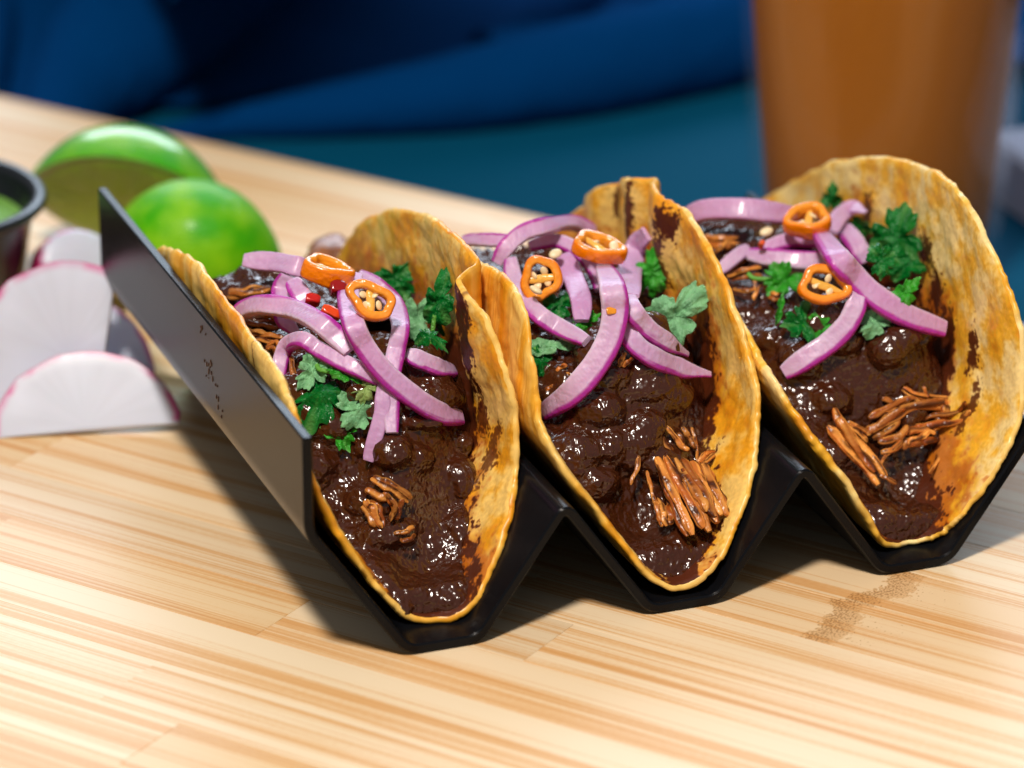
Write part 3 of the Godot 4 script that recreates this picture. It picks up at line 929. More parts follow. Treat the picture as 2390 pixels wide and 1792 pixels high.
func make_table() -> void:
	var g := Shape.new()
	g.box(V(-70, -5.5, -75), V(95, -2.25, 40), V(1, 0, 0), V(0, 1, 0), V(0, 0, 1), 0.2, func(p: Vector3) -> Vector2: return Vector2.ZERO)
	var o := put("tabletop", g.mesh(), relief(stuff(Color(0.0010, 0.070, 0.14), 0.8), grain(0.02, 4, 61), 9.0, 0.02), self)
	o.material_override.metallic_specular = 0.12
	tag(o, "teal blue tabletop beyond the board", "", "", "structure")

func make_board() -> void:
	var o := base("cutting_board", V(0, -2.2, 0), "pale bamboo board of glued strips under the taco rack", "cutting board")
	var along := V(0.6032, 0, 0.7976)
	var across := V(0.7976, 0, -0.6032)
	var tex := bamboo_texture(false)
	var knotty := bamboo_texture(true)
	var mats := []
	for k in 6:
		var m := stuff(Color.WHITE, 0.40)
		m.albedo_texture = knotty if k == 5 else tex
		m.metallic_specular = 0.38
		m.albedo_color = [Color(1, 1, 1), Color(0.96, 0.92, 0.86), Color(1.0, 0.985, 0.97), Color(0.965, 0.92, 0.85), Color(0.95, 0.93, 0.91), Color(0.98, 0.94, 0.89)][k]
		mats.append(m)
	var wide := 1.86
	for k in 18:
		var lo := -12.0 + k * wide
		var cuts := [-52.0]
		var knots := {}
		if k == 6: cuts.append_array([-3.0, 24.0])
		elif k == 5: cuts.append_array([-21.0, 7.3])
		elif k == 8: cuts.append_array([-12.0, 15.0])
		else:
			var at := rng.randf_range(-46.0, -22.0)
			while at < 30.0:
				cuts.append(at)
				at += rng.randf_range(34.0, 50.0)
		cuts.append(34.0)
		for j in cuts.size() - 1:
			var g := Shape.new()
			var a: float = cuts[j]
			var b: float = cuts[j + 1]
			var shift := Vector2(rng.randf(), rng.randf())
			var m: StandardMaterial3D = mats[rng.randi() % 5]
			if k > 12 and rng.randf() < 0.2: m = mats[5]
			if k == 9 or k == 10:
				m = mats[5]
				shift.x = 0.5 - (6.3 / 26.0)
			if k == 6 and j == 1: m = mats[2]
			g.box(V(a + 0.003, 0.0, lo + 0.003), V(b - 0.003, 1.98, lo + wide - 0.003), along, V(0, 1, 0), across, 0.008, func(p: Vector3) -> Vector2: return Vector2(p.x / 26.0, p.z / 7.0) + shift)
			put("bamboo_strip", g.mesh(), m, o)

func make_background() -> void:
	# navy cloth in rolls on the table behind the board, its hollow darkened by an unseen cloth arch
	var o := base("blue_cloth", V(10, -2.2, -36), "navy blue cloth in big soft folds on the table behind the board", "cloth")
	var navy := relief(stuff(Color(0.0005, 0.036, 0.140), 0.9, false), grain(0.05, 3, 71), 1.5, 0.03)
	navy.metallic_specular = 0.06
	var away := V(10, -2.2, -36)
	var ink := func(x: float, y: float, t: float) -> Color: return Color.WHITE
	for roll in [["front_fold", [ [V(3.7, -2.0, -34.2), 0.30], [V(6.5, -1.9, -34.9), 0.40], [V(9.5, -1.6, -34.2), 0.75], [V(13.3, -1.3, -33.6), 1.15], [V(17.5, -1.1, -33.9), 1.45], [V(22.2, -1.1, -35.0), 1.50], [V(27.3, -1.1, -36.7), 1.50] ]], ["fold", [ [V(1.6, -1.6, -33.7), 0.80], [V(3.3, -1.2, -36.7), 1.30], [V(5.4, -0.6, -39.0), 2.10], [V(8.6, -0.5, -43.1), 2.30], [V(12.0, -0.5, -47.7), 2.30] ]], ["fold", [ [V(15.6, -1.7, -37.7), 0.70], [V(17.9, -1.6, -39.2), 0.80], [V(20.5, -1.6, -42.0), 0.80], [V(23.1, -1.6, -46.0), 0.80] ]], ["fold", [ [V(19.7, -1.7, -38.3), 0.70], [V(21.8, -1.6, -39.6), 0.80], [V(24.7, -1.6, -42.3), 0.80], [V(27.5, -1.6, -45.9), 0.80] ]], ["fold", [ [V(0.6, -1.6, -37.2), 0.80], [V(2.4, -1.6, -42.8), 0.80], [V(4.6, -1.6, -49.4), 0.80] ]]]:
		var g := Shape.new()
		var p := []
		var thick := []
		for q in roll[1]:
			p.append(q[0] - away)
			thick.append(V(q[1], 0, 0))
		sweep(g, p, V(0, 0.75, 0.65), func(t: float) -> Vector2:
			var r := spline(thick, t).x
			return Vector2(r, r * 0.85), ink, 70, 36, 1.0, 0.03)
		put(roll[0], g.mesh(), navy, o)
	var over := Shape.new()  # cloth arch above the view, shaped to keep light out of the hollow
	var arch := [V(0, 4.4, -32.4), V(0, 5.2, -32.6), V(0, 6.8, -34.6), V(0, 7.2, -38.6), V(0, 6.4, -44.0), V(0, 3.6, -48.6), V(0, 0.5, -51.0), V(0, -1.7, -52.0)]
	for side in [0.0, 0.5]:
		for j in 30:
			for k in 34:
				var q := spline(arch, j / 29.0)
				var x := lerpf(4.5, 19.0, k / 33.0)
				var sway := noise.get_noise_2d(x * 2.0, j * 1.5) * 0.8
				over.add(V(x - 0.03 * j, q.y + sway - side - 0.25 * pow(absf(k / 16.5 - 1.0), 4.0) * 3.0, q.z - 0.30 * (x - 8.0) + sway + side * 0.6) - away)
	over.rows(0, 30, 34)
	over.rows(30 * 34, 30, 34, false, true)
	put("unseen_shading_fold", over.mesh(), navy, o)
	var b := Shape.new()
	for j in 24:
		for k in 60:
			var x := -22.0 + k * 1.1
			var back := j * 0.9
			var fold := noise.get_noise_2d(x * 1.2, back * 1.2)
			b.add(V(x, -1.75 + 0.5 * fold + 0.05 * back, -35.6 - back - 0.38 * maxf(14.0 - x, 0.0) * 0.5 + 0.25 * maxf(x - 14.0, 0.0)) - away)
	b.rows(0, 24, 60, false, false)
	var n0 := b.v.size()
	for k in 24 * 60: b.add(b.v[k] - V(0, 0, 0.4))
	b.rows(n0, 24, 60, false, true)
	put("flat_fold", b.mesh(), navy, o)
	# glass of amber drink
	var q := base("drink_glass", V(18.95, -2.25, -19.25), "tall straight glass of hazy amber drink behind the rightmost taco", "glass")
	var plain := func(r: Vector2) -> Color: return Color.WHITE
	var w := Shape.new()
	lathe(w, [Vector2(0.0, 0.75), Vector2(2.62, 0.8), Vector2(3.80, 14.0), Vector2(3.75, 14.02), Vector2(0.0, 14.04)], 96, plain)
	var beer := stuff(Color(0.37, 0.118, 0.0), 0.8)
	beer.metallic_specular = 0.1
	put("drink", w.mesh(), beer, q)
	var c := Shape.new()
	lathe(c, [Vector2(0.0, 0.0), Vector2(2.8, 0.02), Vector2(2.95, 0.2), Vector2(4.2, 15.5), Vector2(4.17, 15.62), Vector2(4.07, 15.6), Vector2(2.82, 0.72), Vector2(0.0, 0.70)], 96, plain)
	var clear := stuff(Color(0.9, 0.92, 0.95), 0.06)
	clear.transparency = BaseMaterial3D.TRANSPARENCY_ALPHA
	clear.albedo_color.a = 0.008
	clear.metallic_specular = 0.3
	put("glass_wall", c.mesh(), clear, q)
	# folded pale napkin right of the glass
	var nap := Shape.new()
	nap.box(V(24.2, -2.2, -24), V(34, -0.6, -13), V(1, 0, 0), V(0, 1, 0), V(0, 0, 1), 0.15, func(p2: Vector3) -> Vector2: return Vector2.ZERO)
	tag(put("napkin", nap.mesh(), stuff(Color(0.45, 0.47, 0.60), 0.9), self), "folded pale grey napkin at the right edge beside the drink", "napkin")

func make_rack() -> void:
	# one bent sheet: the middle line of its profile, rounded at each bend, drawn out from front to back
	var line := [V(-1.93, 4.62, 0), V(-1.93, 2.66, 0), V(0.0, -0.1, 0), V(1.45, -0.1, 0), V(3.225, 2.40, 0), V(5.0, -0.1, 0), V(6.45, -0.1, 0), V(8.225, 2.40, 0), V(10.0, -0.1, 0), V(11.45, -0.1, 0), V(13.27, 2.50, 0)]
	var p := []
	p.append(line[0])
	for k in range(1, line.size() - 1):
		var a: Vector3 = line[k] + (line[k - 1] - line[k]).normalized() * 0.26
		var b: Vector3 = line[k] + (line[k + 1] - line[k]).normalized() * 0.26
		for j in 7:
			var t := j / 6.0
			p.append(a.lerp(line[k], t).lerp(line[k].lerp(b, t), t))
	p.append(line[line.size() - 1])
	var half := 0.10
	var e := 0.035
	var depth := 14.2
	# cross-section of the sheet's own edge: rounded front and back ends
	var ring := []
	for q in [[half, -depth + e], [half, -e], [half - e, 0.0], [-half + e, 0.0], [-half, -e], [-half, -depth + e], [-half + e, -depth], [half - e, -depth]]: ring.append(q)
	var sheet := Shape.new()
	var n := p.size()
	var sides := []
	for k in n:
		var t: Vector3 = (p[mini(k + 1, n - 1)] - p[maxi(k - 1, 0)]).normalized()
		sides.append(V(-t.y, t.x, 0))
	for pair in [[0, 1], [1, 2], [2, 3], [3, 4], [4, 5], [5, 6], [6, 7], [7, 0]]:
		var first := sheet.v.size()
		for k in n:
			for m in pair:
				sheet.add(p[k] + sides[k] * ring[m][0] + V(0, 0, ring[m][1]))
		sheet.rows(first, n, 2, false, true)
	for k in [0, n - 1]:
		var cap := PackedVector3Array()
		var lift: Vector3 = (p[0] - p[1]).normalized() * 0.03 if k == 0 else (p[n - 1] - p[n - 2]).normalized() * 0.03
		var outline := PackedVector3Array()
		for m in ring:
			outline.append(p[k] + sides[k] * m[0] + V(0, 0, m[1]))
			cap.append(p[k] + sides[k] * m[0] * 0.7 + V(0, 0, m[1]) + lift)
		var first := sheet.v.size()
		for q in outline: sheet.add(q)
		for q in cap: sheet.add(q)
		sheet.rows(first, 2, ring.size(), true, k == n - 1)
		sheet.fan(cap, Color.WHITE, k == n - 1)
	var o := base("taco_rack", V(0, -0.21, 0), "black metal zigzag taco rack holding three tacos", "taco rack")
	var metal := relief(stuff(Color(0.004, 0.0045, 0.006), 0.24), grain(0.08, 2, 81), 1.0, 0.003)
	metal.metallic_specular = 0.27
	put("bent_sheet", sheet.mesh(), metal, o, V(0, 0.21, 0))
	# dried sauce scraped onto the outside of the left end plate
	var smear := stuff(Color(0.05, 0.018, 0.010), 0.35)
	for k in 26:
		var g := Shape.new()
		var z := -5.4 + rng.randfn(0.0, 0.22)
		var y := 2.9 + rng.randf() * 1.5
		ellipsoid(g, Vector3.ZERO, V(0.012, rng.randf_range(0.015, 0.07), rng.randf_range(0.01, 0.03)), func(d: Vector3) -> Color: return Color.WHITE, Basis.IDENTITY, 6, 8)
		put("sauce_speck", g.mesh(), smear, o, V(-2.035, y + 0.21, z - (y - 3.0) * 0.9))

func make_toppings() -> void:
	var skin := stuff(Color.WHITE, 0.44, true)
	skin.subsurf_scatter_enabled = true
	skin.subsurf_scatter_strength = 0.16
	skin.metallic_specular = 0.42
	skin.clearcoat_enabled = true
	skin.clearcoat = 0.12
	skin.clearcoat_roughness = 0.12
	relief(skin, grain(0.035, 2, 91), 1.6, 0.022)
	var onions := [
		["flat pale onion strip of the leftmost taco sticking out towards the limes", [V(-0.55, 4.91, -8.41), V(-0.07, 4.96, -8.00), V(0.29, 5.04, -7.35), V(0.94, 4.60, -7.84)], 0.39, 0.16, 0.0, false],
		["upright narrow onion sliver under the flat strip, left of the chili with red flesh", [V(0.02, 4.91, -7.30), V(-0.12, 4.58, -7.27), V(-0.29, 4.31, -6.59), V(-0.15, 4.10, -6.05)], 0.37, 0.20, 1.0, true],
		["short onion sliver tucked behind the upright sliver in the leftmost taco", [V(0.04, 4.89, -7.04), V(0.09, 4.74, -6.66), V(0.22, 4.49, -6.41)], 0.37, 0.20, 1.0, false],
		["thick arched onion strip with shiny purple top near the black end plate", [V(-0.94, 3.90, -7.87), V(-0.83, 4.24, -7.45), V(-0.67, 4.64, -6.58), V(-0.30, 4.72, -5.98), V(-0.15, 4.90, -4.72), V(0.09, 4.69, -4.43), V(0.26, 4.46, -4.10)], 0.39, 0.30, -1.0, false],
		["pale hooked onion strip bending down beside the left tortilla wall", [V(-0.93, 3.56, -4.95), V(-0.77, 3.80, -5.39), V(-0.58, 4.17, -5.47), V(-0.47, 4.53, -4.82), V(-0.24, 4.40, -4.57), V(0.07, 4.26, -4.17), V(0.42, 4.12, -3.86), V(0.75, 3.90, -3.74)], 0.32, 0.28, 1.0, false],
		["longest onion strip, crossing the leftmost taco from chili to right wall", [V(1.36, 4.86, -6.93), V(0.87, 4.90, -5.95), V(0.34, 5.09, -4.11), V(0.49, 4.62, -3.82), V(0.83, 4.10, -3.56), V(1.35, 3.60, -3.37), V(1.90, 3.16, -3.46), V(2.48, 2.80, -3.86)], 0.42, 0.32, 1.0, false],
		["onion strip crossing under the longest one, purple along its right", [V(1.67, 4.55, -7.65), V(1.81, 4.55, -6.91), V(2.01, 4.31, -6.50), V(1.41, 4.74, -4.35), V(1.18, 4.39, -3.96), V(0.96, 3.98, -3.65), V(0.89, 3.53, -3.46), V(0.78, 3.05, -3.10)], 0.35, 0.28, -1.0, false],
		["thin see-through onion tail dangling into the front sauce of the leftmost taco", [V(0.78, 3.87, -3.63), V(0.68, 3.41, -3.40), V(0.50, 3.00, -3.25), V(0.30, 2.51, -3.15)], 0.29, 0.18, 0.0, false],
		["short onion strip pointing at the scorched crease of the leftmost taco", [V(1.43, 4.24, -4.08), V(1.74, 4.09, -3.97), V(2.11, 3.87, -4.03), V(2.58, 3.54, -4.52)], 0.34, 0.25, 1.0, false],
		["big bold onion arc in front of the middle taco, purple outer edge", [V(4.23, 2.70, -3.78), V(4.52, 3.34, -3.08), V(4.99, 3.85, -3.04), V(5.37, 4.34, -3.18), V(5.56, 4.83, -3.37), V(5.63, 5.22, -3.72), V(6.43, 4.62, -6.12)], 0.50, 0.34, 1.0, false],
		["purple outer onion loop at the upper left of the middle taco", [V(4.44, 4.65, -7.07), V(4.65, 4.95, -7.09), V(5.10, 5.19, -7.21), V(5.72, 5.19, -7.40), V(6.82, 4.58, -8.81), V(7.38, 4.25, -9.07)], 0.33, 0.26, -1.0, false],
		["onion arc hugging the left wall of the middle taco under a chili ring", [V(4.70, 4.75, -6.97), V(4.62, 4.44, -6.56), V(4.48, 4.39, -5.58), V(4.59, 4.26, -4.98), V(4.91, 4.05, -4.70), V(5.16, 4.05, -3.88)], 0.36, 0.26, 1.0, false],
		["blunt pale onion stub hanging in the middle of the middle taco", [V(5.83, 4.70, -6.89), V(5.82, 4.43, -6.33), V(5.54, 4.40, -5.16), V(5.37, 4.15, -4.68)], 0.40, 0.22, 0.0, false],
		["inner onion curl behind the seeded chili ring of the middle taco", [V(5.35, 4.71, -7.59), V(5.92, 4.75, -7.56), V(6.26, 4.63, -7.02), V(6.42, 4.36, -6.65), V(6.35, 4.14, -6.16)], 0.29, 0.26, 1.0, false],
		["wide pale onion wedge standing before the wrinkled tortilla wall", [V(7.68, 4.91, -6.92), V(7.68, 4.37, -7.46), V(7.23, 4.24, -6.68), V(6.16, 4.84, -4.00)], 0.46, 0.20, 0.0, false],
		["slender onion strip sloping down to the right over the middle taco", [V(7.02, 4.23, -6.78), V(6.00, 4.80, -3.73), V(6.21, 4.41, -3.37), V(6.70, 3.98, -3.42), V(7.28, 3.52, -3.70)], 0.36, 0.28, 1.0, true],
		["pointed onion strip lying on mole right of the big arc", [V(5.80, 4.42, -3.50), V(5.96, 4.10, -3.23), V(6.36, 3.78, -3.14), V(6.95, 3.41, -3.35), V(7.68, 3.12, -3.46)], 0.39, 0.30, 1.0, true],
		["onion strip end sticking out between the left and middle tacos", [V(4.24, 4.64, -8.58), V(4.48, 4.88, -7.83), V(4.93, 4.96, -7.39)], 0.26, 0.20, -1.0, false],
		["broad onion strip lying across the back of the rightmost taco", [V(9.14, 4.47, -8.50), V(9.39, 4.86, -7.88), V(9.90, 5.02, -7.33), V(10.56, 4.93, -7.14), V(11.43, 4.62, -7.33)], 0.42, 0.24, 0.0, false],
		["onion strip curving down over mole to the left wall of the rightmost taco", [V(9.30, 2.92, -3.45), V(9.66, 3.20, -3.31), V(10.17, 3.50, -3.27), V(10.55, 3.84, -3.25), V(10.80, 4.20, -3.34), V(10.91, 4.45, -3.48)], 0.42, 0.32, 1.0, false],
		["long straight onion strip with purple edge pointing at the tall right wall", [V(11.35, 4.63, -6.36), V(10.54, 5.16, -3.79), V(10.91, 4.69, -3.61), V(11.32, 4.28, -3.30), V(11.86, 3.92, -3.11), V(12.68, 3.54, -3.06)], 0.46, 0.34, 1.0, false],
		["pale onion curl behind the upper chili of the rightmost taco", [V(11.85, 4.43, -6.82), V(12.27, 4.52, -7.34), V(12.68, 4.54, -7.65), V(12.68, 4.72, -6.94)], 0.34, 0.20, 0.0, true],
		["short onion piece between long strip and coriander in the rightmost taco", [V(12.34, 4.30, -7.32), V(12.32, 4.16, -6.60), V(12.42, 3.86, -6.28)], 0.39, 0.22, 1.0, false],
		["upper of two level onion strips below the upper chili of the rightmost taco", [V(10.18, 4.31, -6.67), V(10.72, 4.43, -6.64), V(11.26, 4.39, -6.60), V(11.60, 4.32, -6.51)], 0.29, 0.22, 1.0, false],
		["lower of two level onion strips behind coriander in the rightmost taco", [V(9.93, 4.20, -6.76), V(10.37, 4.24, -6.26), V(10.96, 4.22, -5.92), V(11.54, 4.15, -5.89)], 0.36, 0.24, -1.0, false],
		["small translucent onion end at the left wall of the rightmost taco", [V(9.24, 3.93, -6.73), V(9.70, 4.18, -6.83), V(10.02, 4.27, -6.93)], 0.26, 0.16, 0.0, false],
	]
	for q in onions: make_onion(q[0], q[1], q[2], q[3], q[4], skin, q[5])
	var hot := relief(stuff(Color.WHITE, 0.20, true), grain(0.03, 2, 92), 1.4, 0.02)
	hot.clearcoat_enabled = true
	hot.clearcoat = 0.5
	hot.clearcoat_roughness = 0.08
	var pip := stuff(Color.WHITE, 0.35, true)
	var cam := V(-0.32, 0.39, 0.86)
	make_chili("chili ring seen from its side above two red bits in the leftmost taco", V(0.65, 5.16, -6.60), V(0.25, 0.9, 0.1), V(0.9, 0.2, 0.3), 0.52, 0.42, 0.42, hot, pip, 2)
	make_chili("oblong chili ring resting on the longest onion strip", V(0.72, 5.47, -4.11), V(-0.15, 0.5, 0.8), V(0.75, -0.6, 0.3), 0.52, 0.36, 0.30, hot, pip, 4)
	make_chili("chili ring with big pale seeds on the left of the middle taco", V(4.83, 4.81, -5.57), V(-0.4, 0.35, 0.85), V(0.4, 0.9, 0.0), 0.48, 0.42, 0.28, hot, pip, 4)
	make_chili("chili ring lying tilted on top of the middle taco onions", V(6.32, 5.05, -6.19), V(0.15, 0.85, 0.25), V(0.85, -0.4, 0.2), 0.56, 0.42, 0.32, hot, pip, 2)
	make_chili("upper chili ring of the rightmost taco, seen from its side", V(11.06, 4.95, -6.32), V(-0.15, 0.85, 0.3), V(0.9, 0.2, 0.3), 0.50, 0.42, 0.38, hot, pip, 2)
	make_chili("lower chili ring of the rightmost taco, open towards the viewer", V(10.23, 4.62, -3.67), V(-0.1, 0.55, 0.75), V(0.9, -0.1, 0.2), 0.54, 0.42, 0.26, hot, pip, 3)
	loose_seed("pale seed above the left chili ring of the middle taco", V(5.53, 4.89, -6.56), 0.4, pip)
	loose_seed("pale seed at the right end of the tilted chili ring", V(6.64, 5.07, -6.11), 1.2, pip)
	loose_seed("pale seed at the lower rim of the left chili ring of the middle taco", V(4.56, 4.76, -5.14), 2.2, pip)
	loose_seed("large pale seed behind the upper chili of the rightmost taco", V(10.33, 4.65, -6.78), 0.1, pip)
	chili_bit("dark red chili cube under the side-on ring of the leftmost taco", V(0.68, 4.98, -6.07), V(0, 0.8, 0.6), V(0.9, 0.1, 0.2), V(0.24, 0.2, 0.2), Color(0.30, 0.006, 0.006), hot)
	chili_bit("small bright red chili bit touching the arched onion", V(0.12, 4.85, -5.98), V(0, 0.8, 0.5), V(0.9, -0.3, 0.2), V(0.22, 0.16, 0.15), Color(0.55, 0.012, 0.008), hot)
	chili_bit("orange red chili scrap wedged beside the longest onion strip", V(0.13, 5.02, -4.84), V(0, 0.8, 0.6), V(0.7, -0.7, 0.2), V(0.30, 0.12, 0.15), Color(0.72, 0.06, 0.006), hot)
	chili_bit("tiny orange chili flake on the big onion arc", V(5.44, 4.88, -3.29), V(0, 0.6, 0.8), V(0.9, 0.1, 0.2), V(0.15, 0.05, 0.11), Color(0.80, 0.30, 0.02), hot)
	chili_bit("tiny red orange chili bit left of the upper chili, rightmost taco", V(10.06, 4.53, -6.40), V(0, 0.8, 0.5), V(0.3, 0.9, 0.2), V(0.09, 0.13, 0.09), Color(0.70, 0.08, 0.008), hot)

	var leaf := relief(stuff(Color.WHITE, 0.36, true), grain(0.04, 3, 93), 0.9, 0.03)
	leaf.metallic_specular = 0.4
	leaf.backlight_enabled = true
	leaf.backlight = Color(0.28, 0.30, 0.22)
	make_leaf("dark leaf scrap pointing left before the pale inside wall of the leftmost taco", V(2.68, 4.07, -8.28), V(-0.3, 0.4, 0.85), V(-0.9, 0.3, 0.1), Vector2(1.00, 0.75), 0, 0.30, 3.0, leaf, 0.00)
	make_leaf("mint pale leaf underside right of the oblong chili ring", V(2.54, 3.88, -6.65), V(-0.2, 0.6, 0.75), V(0.8, 0.3, 0), Vector2(0.95, 0.85), 1, 0.15, 3.0, leaf, 0.00)
	make_leaf("frilly dark leaf curling up against the inside wall of the leftmost taco", V(2.68, 4.59, -5.70), V(-0.6, 0.3, 0.7), V(0.2, 0.95, 0), Vector2(1.50, 0.62), 0, 0.50, 3.0, leaf, 0.30)
	make_leaf("curled green leaf scrap under the frilly dark leaf", V(2.02, 4.40, -4.37), V(-0.3, 0.7, 0.6), V(0.6, -0.6, 0.2), Vector2(0.75, 0.45), 0, 0.80, 3.0, leaf, 0.00)
	make_leaf("large dark folded leaf at the left wall of the leftmost taco", V(-0.42, 3.71, -3.96), V(-0.2, 0.75, 0.6), V(0.9, 0.2, 0.1), Vector2(1.50, 1.15), 0, 0.75, 3.0, leaf, 0.00)
	make_leaf("mint pale toothed leaf right of the large dark folded leaf", V(0.29, 3.41, -3.61), V(-0.2, 0.6, 0.75), V(0.9, -0.1, 0), Vector2(1.00, 0.80), 1, 0.10, 3.0, leaf, 0.00)
	make_leaf("mid green leaf tip pointing down onto sauce of the leftmost taco", V(-0.11, 3.02, -3.59), V(-0.1, 0.5, 0.85), V(0.2, -0.9, 0.2), Vector2(0.75, 0.65), 2, 0.20, 3.0, leaf, 0.00)
	make_leaf("dull mint leaf piece between hooked onion and dark folded leaf", V(-0.41, 4.03, -4.39), V(-0.2, 0.6, 0.75), V(-0.5, -0.7, 0), Vector2(0.80, 0.60), 1, 0.15, 3.0, leaf, 0.00)
	make_leaf("thin bright green sprig under the hooked onion strip", V(0.14, 4.04, -3.99), V(-0.2, 0.7, 0.6), V(0.7, -0.6, 0), Vector2(0.80, 0.35), 2, 0.20, 3.0, leaf, 0.20)
	make_leaf("yellowish leaf piece half under the longest onion strip", V(0.44, 3.77, -3.74), V(-0.2, 0.6, 0.75), V(0.9, 0.4, 0), Vector2(0.65, 0.50), 3, 0.20, 3.0, leaf, 0.00)
	make_leaf("upright green leaf in the dark gap behind the middle taco onions", V(7.68, 4.17, -6.61), V(-0.5, 0.25, 0.8), V(0.25, 0.95, 0), Vector2(1.15, 0.70), 2, 0.25, 3.0, leaf, 0.00)
	make_leaf("big mint leaf underside with dark veins on the right of the middle taco", V(7.28, 4.10, -4.40), V(-0.35, 0.45, 0.8), V(0.75, 0.6, 0.1), Vector2(1.70, 1.05), 1, 0.10, 3.0, leaf, 0.00)
	make_leaf("small crumpled green leaf under the seeded chili ring", V(5.13, 4.28, -5.36), V(-0.2, 0.6, 0.75), V(0.6, 0.4, 0), Vector2(0.75, 0.60), 0, 0.50, 3.0, leaf, 0.00)
	make_leaf("long pale green leaf lying along the left wall of the middle taco", V(4.65, 3.72, -4.63), V(-0.2, 0.7, 0.6), V(0.95, -0.1, 0.1), Vector2(1.10, 0.40), 1, 0.20, 3.0, leaf, 0.30)
	make_leaf("frilly leaf tips hanging down at the left wall of the middle taco", V(4.42, 3.48, -4.55), V(-0.2, 0.5, 0.8), V(0.3, -0.9, 0), Vector2(0.75, 0.50), 0, 0.30, 3.0, leaf, 0.00)
	make_leaf("green leaf scrap under the blunt onion stub", V(5.50, 4.09, -4.83), V(-0.2, 0.6, 0.75), V(0.8, 0.3, 0), Vector2(0.60, 0.40), 2, 0.30, 3.0, leaf, 0.00)
	make_leaf("large bright lobed leaf on the inside wall of the rightmost taco", V(12.68, 4.68, -5.42), V(-0.55, 0.3, 0.78), V(0.2, 0.95, 0), Vector2(1.35, 1.15), 0, 0.15, 3.0, leaf, 0.00)
	make_leaf("small leaf lobe under the large lobed leaf, at the onion's end", V(11.56, 4.95, -3.79), V(-0.3, 0.5, 0.8), V(-0.2, -0.9, 0.2), Vector2(0.75, 0.60), 0, 0.30, 3.0, leaf, 0.00)
	make_leaf("leaf lobe spreading right beneath the large lobed leaf", V(12.68, 4.18, -4.99), V(-0.4, 0.5, 0.75), V(0.9, -0.1, 0.1), Vector2(1.00, 0.55), 0, 0.35, 3.0, leaf, 0.00)
	make_leaf("little leaf tip peeking up behind the upper chili ring", V(12.68, 4.45, -8.64), V(-0.4, 0.3, 0.85), V(0.1, 0.95, 0), Vector2(0.60, 0.45), 0, 0.10, 3.0, leaf, 0.00)
	make_leaf("dark leaf stalk and tip between pale onion curl and large leaf", V(12.68, 4.20, -7.46), V(-0.4, 0.5, 0.75), V(-0.8, 0.5, 0), Vector2(0.80, 0.45), 0, 0.40, 3.0, leaf, 0.30)
	make_leaf("light green leaf left of the lower chili ring", V(10.17, 4.06, -5.48), V(-0.2, 0.6, 0.75), V(0.8, -0.3, 0.1), Vector2(0.95, 0.75), 2, 0.20, 3.0, leaf, 0.25)
	make_leaf("narrow green stem end on the mole of the rightmost taco", V(9.50, 3.99, -4.19), V(-0.2, 0.6, 0.75), V(-0.3, -0.9, 0.2), Vector2(0.65, 0.18), 2, 0.10, 2.0, leaf, 0.00)
	make_leaf("dark green leaf below the lower chili ring, left part", V(9.81, 3.86, -3.68), V(-0.2, 0.6, 0.75), V(0.5, -0.8, 0.1), Vector2(0.90, 0.75), 0, 0.40, 3.0, leaf, 0.00)
	make_leaf("paler leaf piece below the lower chili ring beside the curving onion", V(10.09, 3.78, -3.50), V(-0.2, 0.6, 0.75), V(0.6, -0.5, 0.1), Vector2(0.75, 0.55), 2, 0.20, 3.0, leaf, 0.00)
	make_leaf("mint leaf piece on mole below the long straight onion strip", V(11.18, 3.82, -3.27), V(-0.2, 0.6, 0.75), V(0.9, 0.2, 0.1), Vector2(0.85, 0.60), 1, 0.25, 3.0, leaf, 0.00)
	make_leaf("dull green leaf behind the long straight onion strip", V(11.86, 4.35, -3.29), V(-0.4, 0.5, 0.75), V(0.5, 0.7, 0.1), Vector2(0.75, 0.50), 2, 0.20, 3.0, leaf, 0.00)


func loose_seed(label: String, at: Vector3, turn: float, mat: Material, called := "chili_seed", category := "chili seed") -> void:
	var s := Shape.new()
	ellipsoid(s, Vector3.ZERO, V(0.15, 0.07, 0.11), func(d: Vector3) -> Color: return Color(0.86, 0.72, 0.44), Basis.from_euler(V(0.4, turn, 0.3)), 10, 16)
	tag(put(called, s.mesh(), mat, self, at), label, category, "loose chili seeds on the onions")

func chili_bit(label: String, at: Vector3, up: Vector3, along: Vector3, size: Vector3, color: Color, mat: Material) -> void:
	var g := Shape.new()
	var b := facing(up, along)
	ellipsoid(g, Vector3.ZERO, size, func(d: Vector3) -> Color: return color, b, 8, 12)
	for k in g.v.size():
		var d := b.inverse() * g.v[k]
		d = V(clampf(d.x, -size.x * 0.62, size.x * 0.7), clampf(d.y, -size.y * 0.7, size.y * 0.7), clampf(d.z, -size.z * 0.7, size.z * 0.6))
		g.v[k] = b * d
	tag(put("chili_piece", g.mesh(), mat, self, at), label, "chili piece")

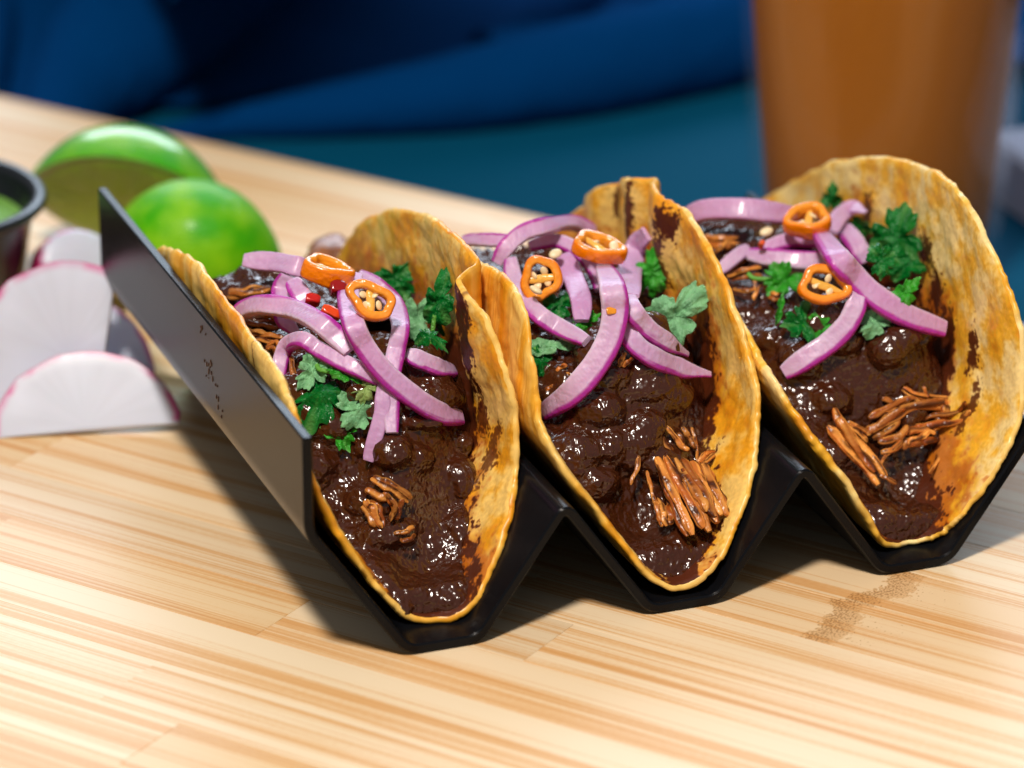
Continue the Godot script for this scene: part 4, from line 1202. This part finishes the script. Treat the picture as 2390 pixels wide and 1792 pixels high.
func make_sides() -> void:
	var peel := relief(stuff(Color.WHITE, 0.26, true), grain(0.10, 1, 95, true), 1.6, 0.035)
	peel.clearcoat_enabled = true
	peel.clearcoat = 0.5
	peel.clearcoat_roughness = 0.26
	peel.metallic_specular = 0.3
	var wet_peel: StandardMaterial3D = peel.duplicate()
	wet_peel.clearcoat = 1.0
	wet_peel.clearcoat_roughness = 0.10
	peel.roughness = 0.42
	peel.clearcoat = 0.15
	var flesh := relief(stuff(Color.WHITE, 0.22, true), grain(0.05, 2, 96), 1.2, 0.06)
	make_lime("lime half tipped over, shiny peel up and shaded cut face towards the radishes", V(0.69, 1.25, -22.0), V(-0.40, -0.62, 0.68), V(0.94, 0, 0.34), V(2.2, 1.75, 2.0), wet_peel, flesh)
	make_lime("bright green lime half lying cut face down against the black end plate", V(1.30, 1.15, -18.5), V(0.10, -0.93, -0.35), V(0.85, 0.0, 0.5), V(1.85, 1.75, 1.6), peel, flesh)
	var white := stuff(Color.WHITE, 0.34, true)
	white.subsurf_scatter_enabled = true
	white.subsurf_scatter_strength = 0.08
	var pink := stuff(Color.WHITE, 0.35, true)
	make_slice("radish_slice", "front radish slice, a half disc lying in front of the others", "radish slice", V(-2.95, -0.05, -12.4), V(-0.28, 0.52, 0.80), V(0.95, 0.02, 0.22), Vector2(2.0, 1.62), 0.22, 0.06, 2.0, white, pink)
	make_slice("radish_slice", "largest radish slice, upright and cut straight along its right side", "radish slice", V(-2.94, 1.07, -13.70), V(-0.42, 0.40, 0.81), V(0.93, -0.14, 0.36), Vector2(2.15, 2.05), 0.22, 0.9, 0.36, white, pink)
	make_slice("radish_slice", "radish slice behind the end plate with pink rim low on its right", "radish slice", V(-2.6, 0.55, -14.6), V(0.05, 0.74, 0.62), V(0.88, -0.34, 0.32), Vector2(1.75, 1.7), 0.20, 2.0, 2.0, white, pink)
	make_slice("radish_slice", "thick radish chunk with dark red skin between cup and lime", "radish slice", V(-1.5, 1.15, -18.6), V(0.15, 0.55, 0.82), V(0.95, 0.05, 0.30), Vector2(0.95, 0.8), 1.1, 2.0, 2.0, white, pink)
	# what sticks out behind the first two tacos
	var scrap := Shape.new()
	ellipsoid(scrap, Vector3.ZERO, V(0.75, 0.42, 0.7), func(d: Vector3) -> Color: return Color(0.15, 0.05, 0.02).lerp(Color(0.36, 0.13, 0.04), clampf(0.5 + noise.get_noise_3d(d.x * 14.0, d.y * 14.0, d.z * 14.0), 0.0, 1.0)), Basis.from_euler(V(0.2, 0.5, 0.3)), 14, 24)
	for k in scrap.v.size(): scrap.v[k] *= 1.0 + 0.35 * noise.get_noise_3d(scrap.v[k].x * 12.0, scrap.v[k].y * 12.0, scrap.v[k].z * 12.0)
	tag(put("chicken_piece", scrap.mesh(), stuff(Color.WHITE, 0.35, true), self, V(3.2, 2.2, -14.2)), "brown chicken piece sticking out behind the first two tacos", "chicken piece")
	# cup of green salsa
	var cup := base("sauce_cup", V(-4.75, -0.22, -19.9), "small black plastic cup of green salsa at the left edge", "sauce cup")
	var g := Shape.new()
	var plain := func(r: Vector2) -> Color: return Color.WHITE
	lathe(g, [Vector2(0.0, 0.0), Vector2(2.05, 0.0), Vector2(2.15, 0.06), Vector2(2.62, 2.75), Vector2(2.82, 2.80), Vector2(2.92, 2.9), Vector2(2.92, 3.02), Vector2(2.82, 3.10), Vector2(2.66, 3.08), Vector2(2.54, 2.9), Vector2(2.30, 1.4), Vector2(0.0, 1.35)], 72, plain)
	put("cup_wall", g.mesh(), stuff(Color(0.008, 0.010, 0.014), 0.30), cup)
	var s := Shape.new()
	lathe(s, [Vector2(2.46, 2.35), Vector2(2.38, 2.42), Vector2(1.2, 2.50), Vector2(0.0, 2.52)], 48, plain)
	put("salsa", s.mesh(), relief(stuff(Color(0.22, 0.50, 0.08), 0.30), grain(0.05, 3, 97), 1.5, 0.08), cup)
	# corner of a black dish at the right edge
	var d := Shape.new()
	d.box(V(0, 0, -2), V(3, 0.5, 0.6), V(0.96, 0, 0.28), V(0, 1, 0), V(-0.28, 0, 0.96), 0.1, func(p: Vector3) -> Vector2: return Vector2.ZERO)
	tag(put("black_dish", d.mesh(), stuff(Color(0.01, 0.011, 0.013), 0.35), self, V(12.78, -0.21, 2.95)), "corner of a low black dish at the right edge of the board", "dish")
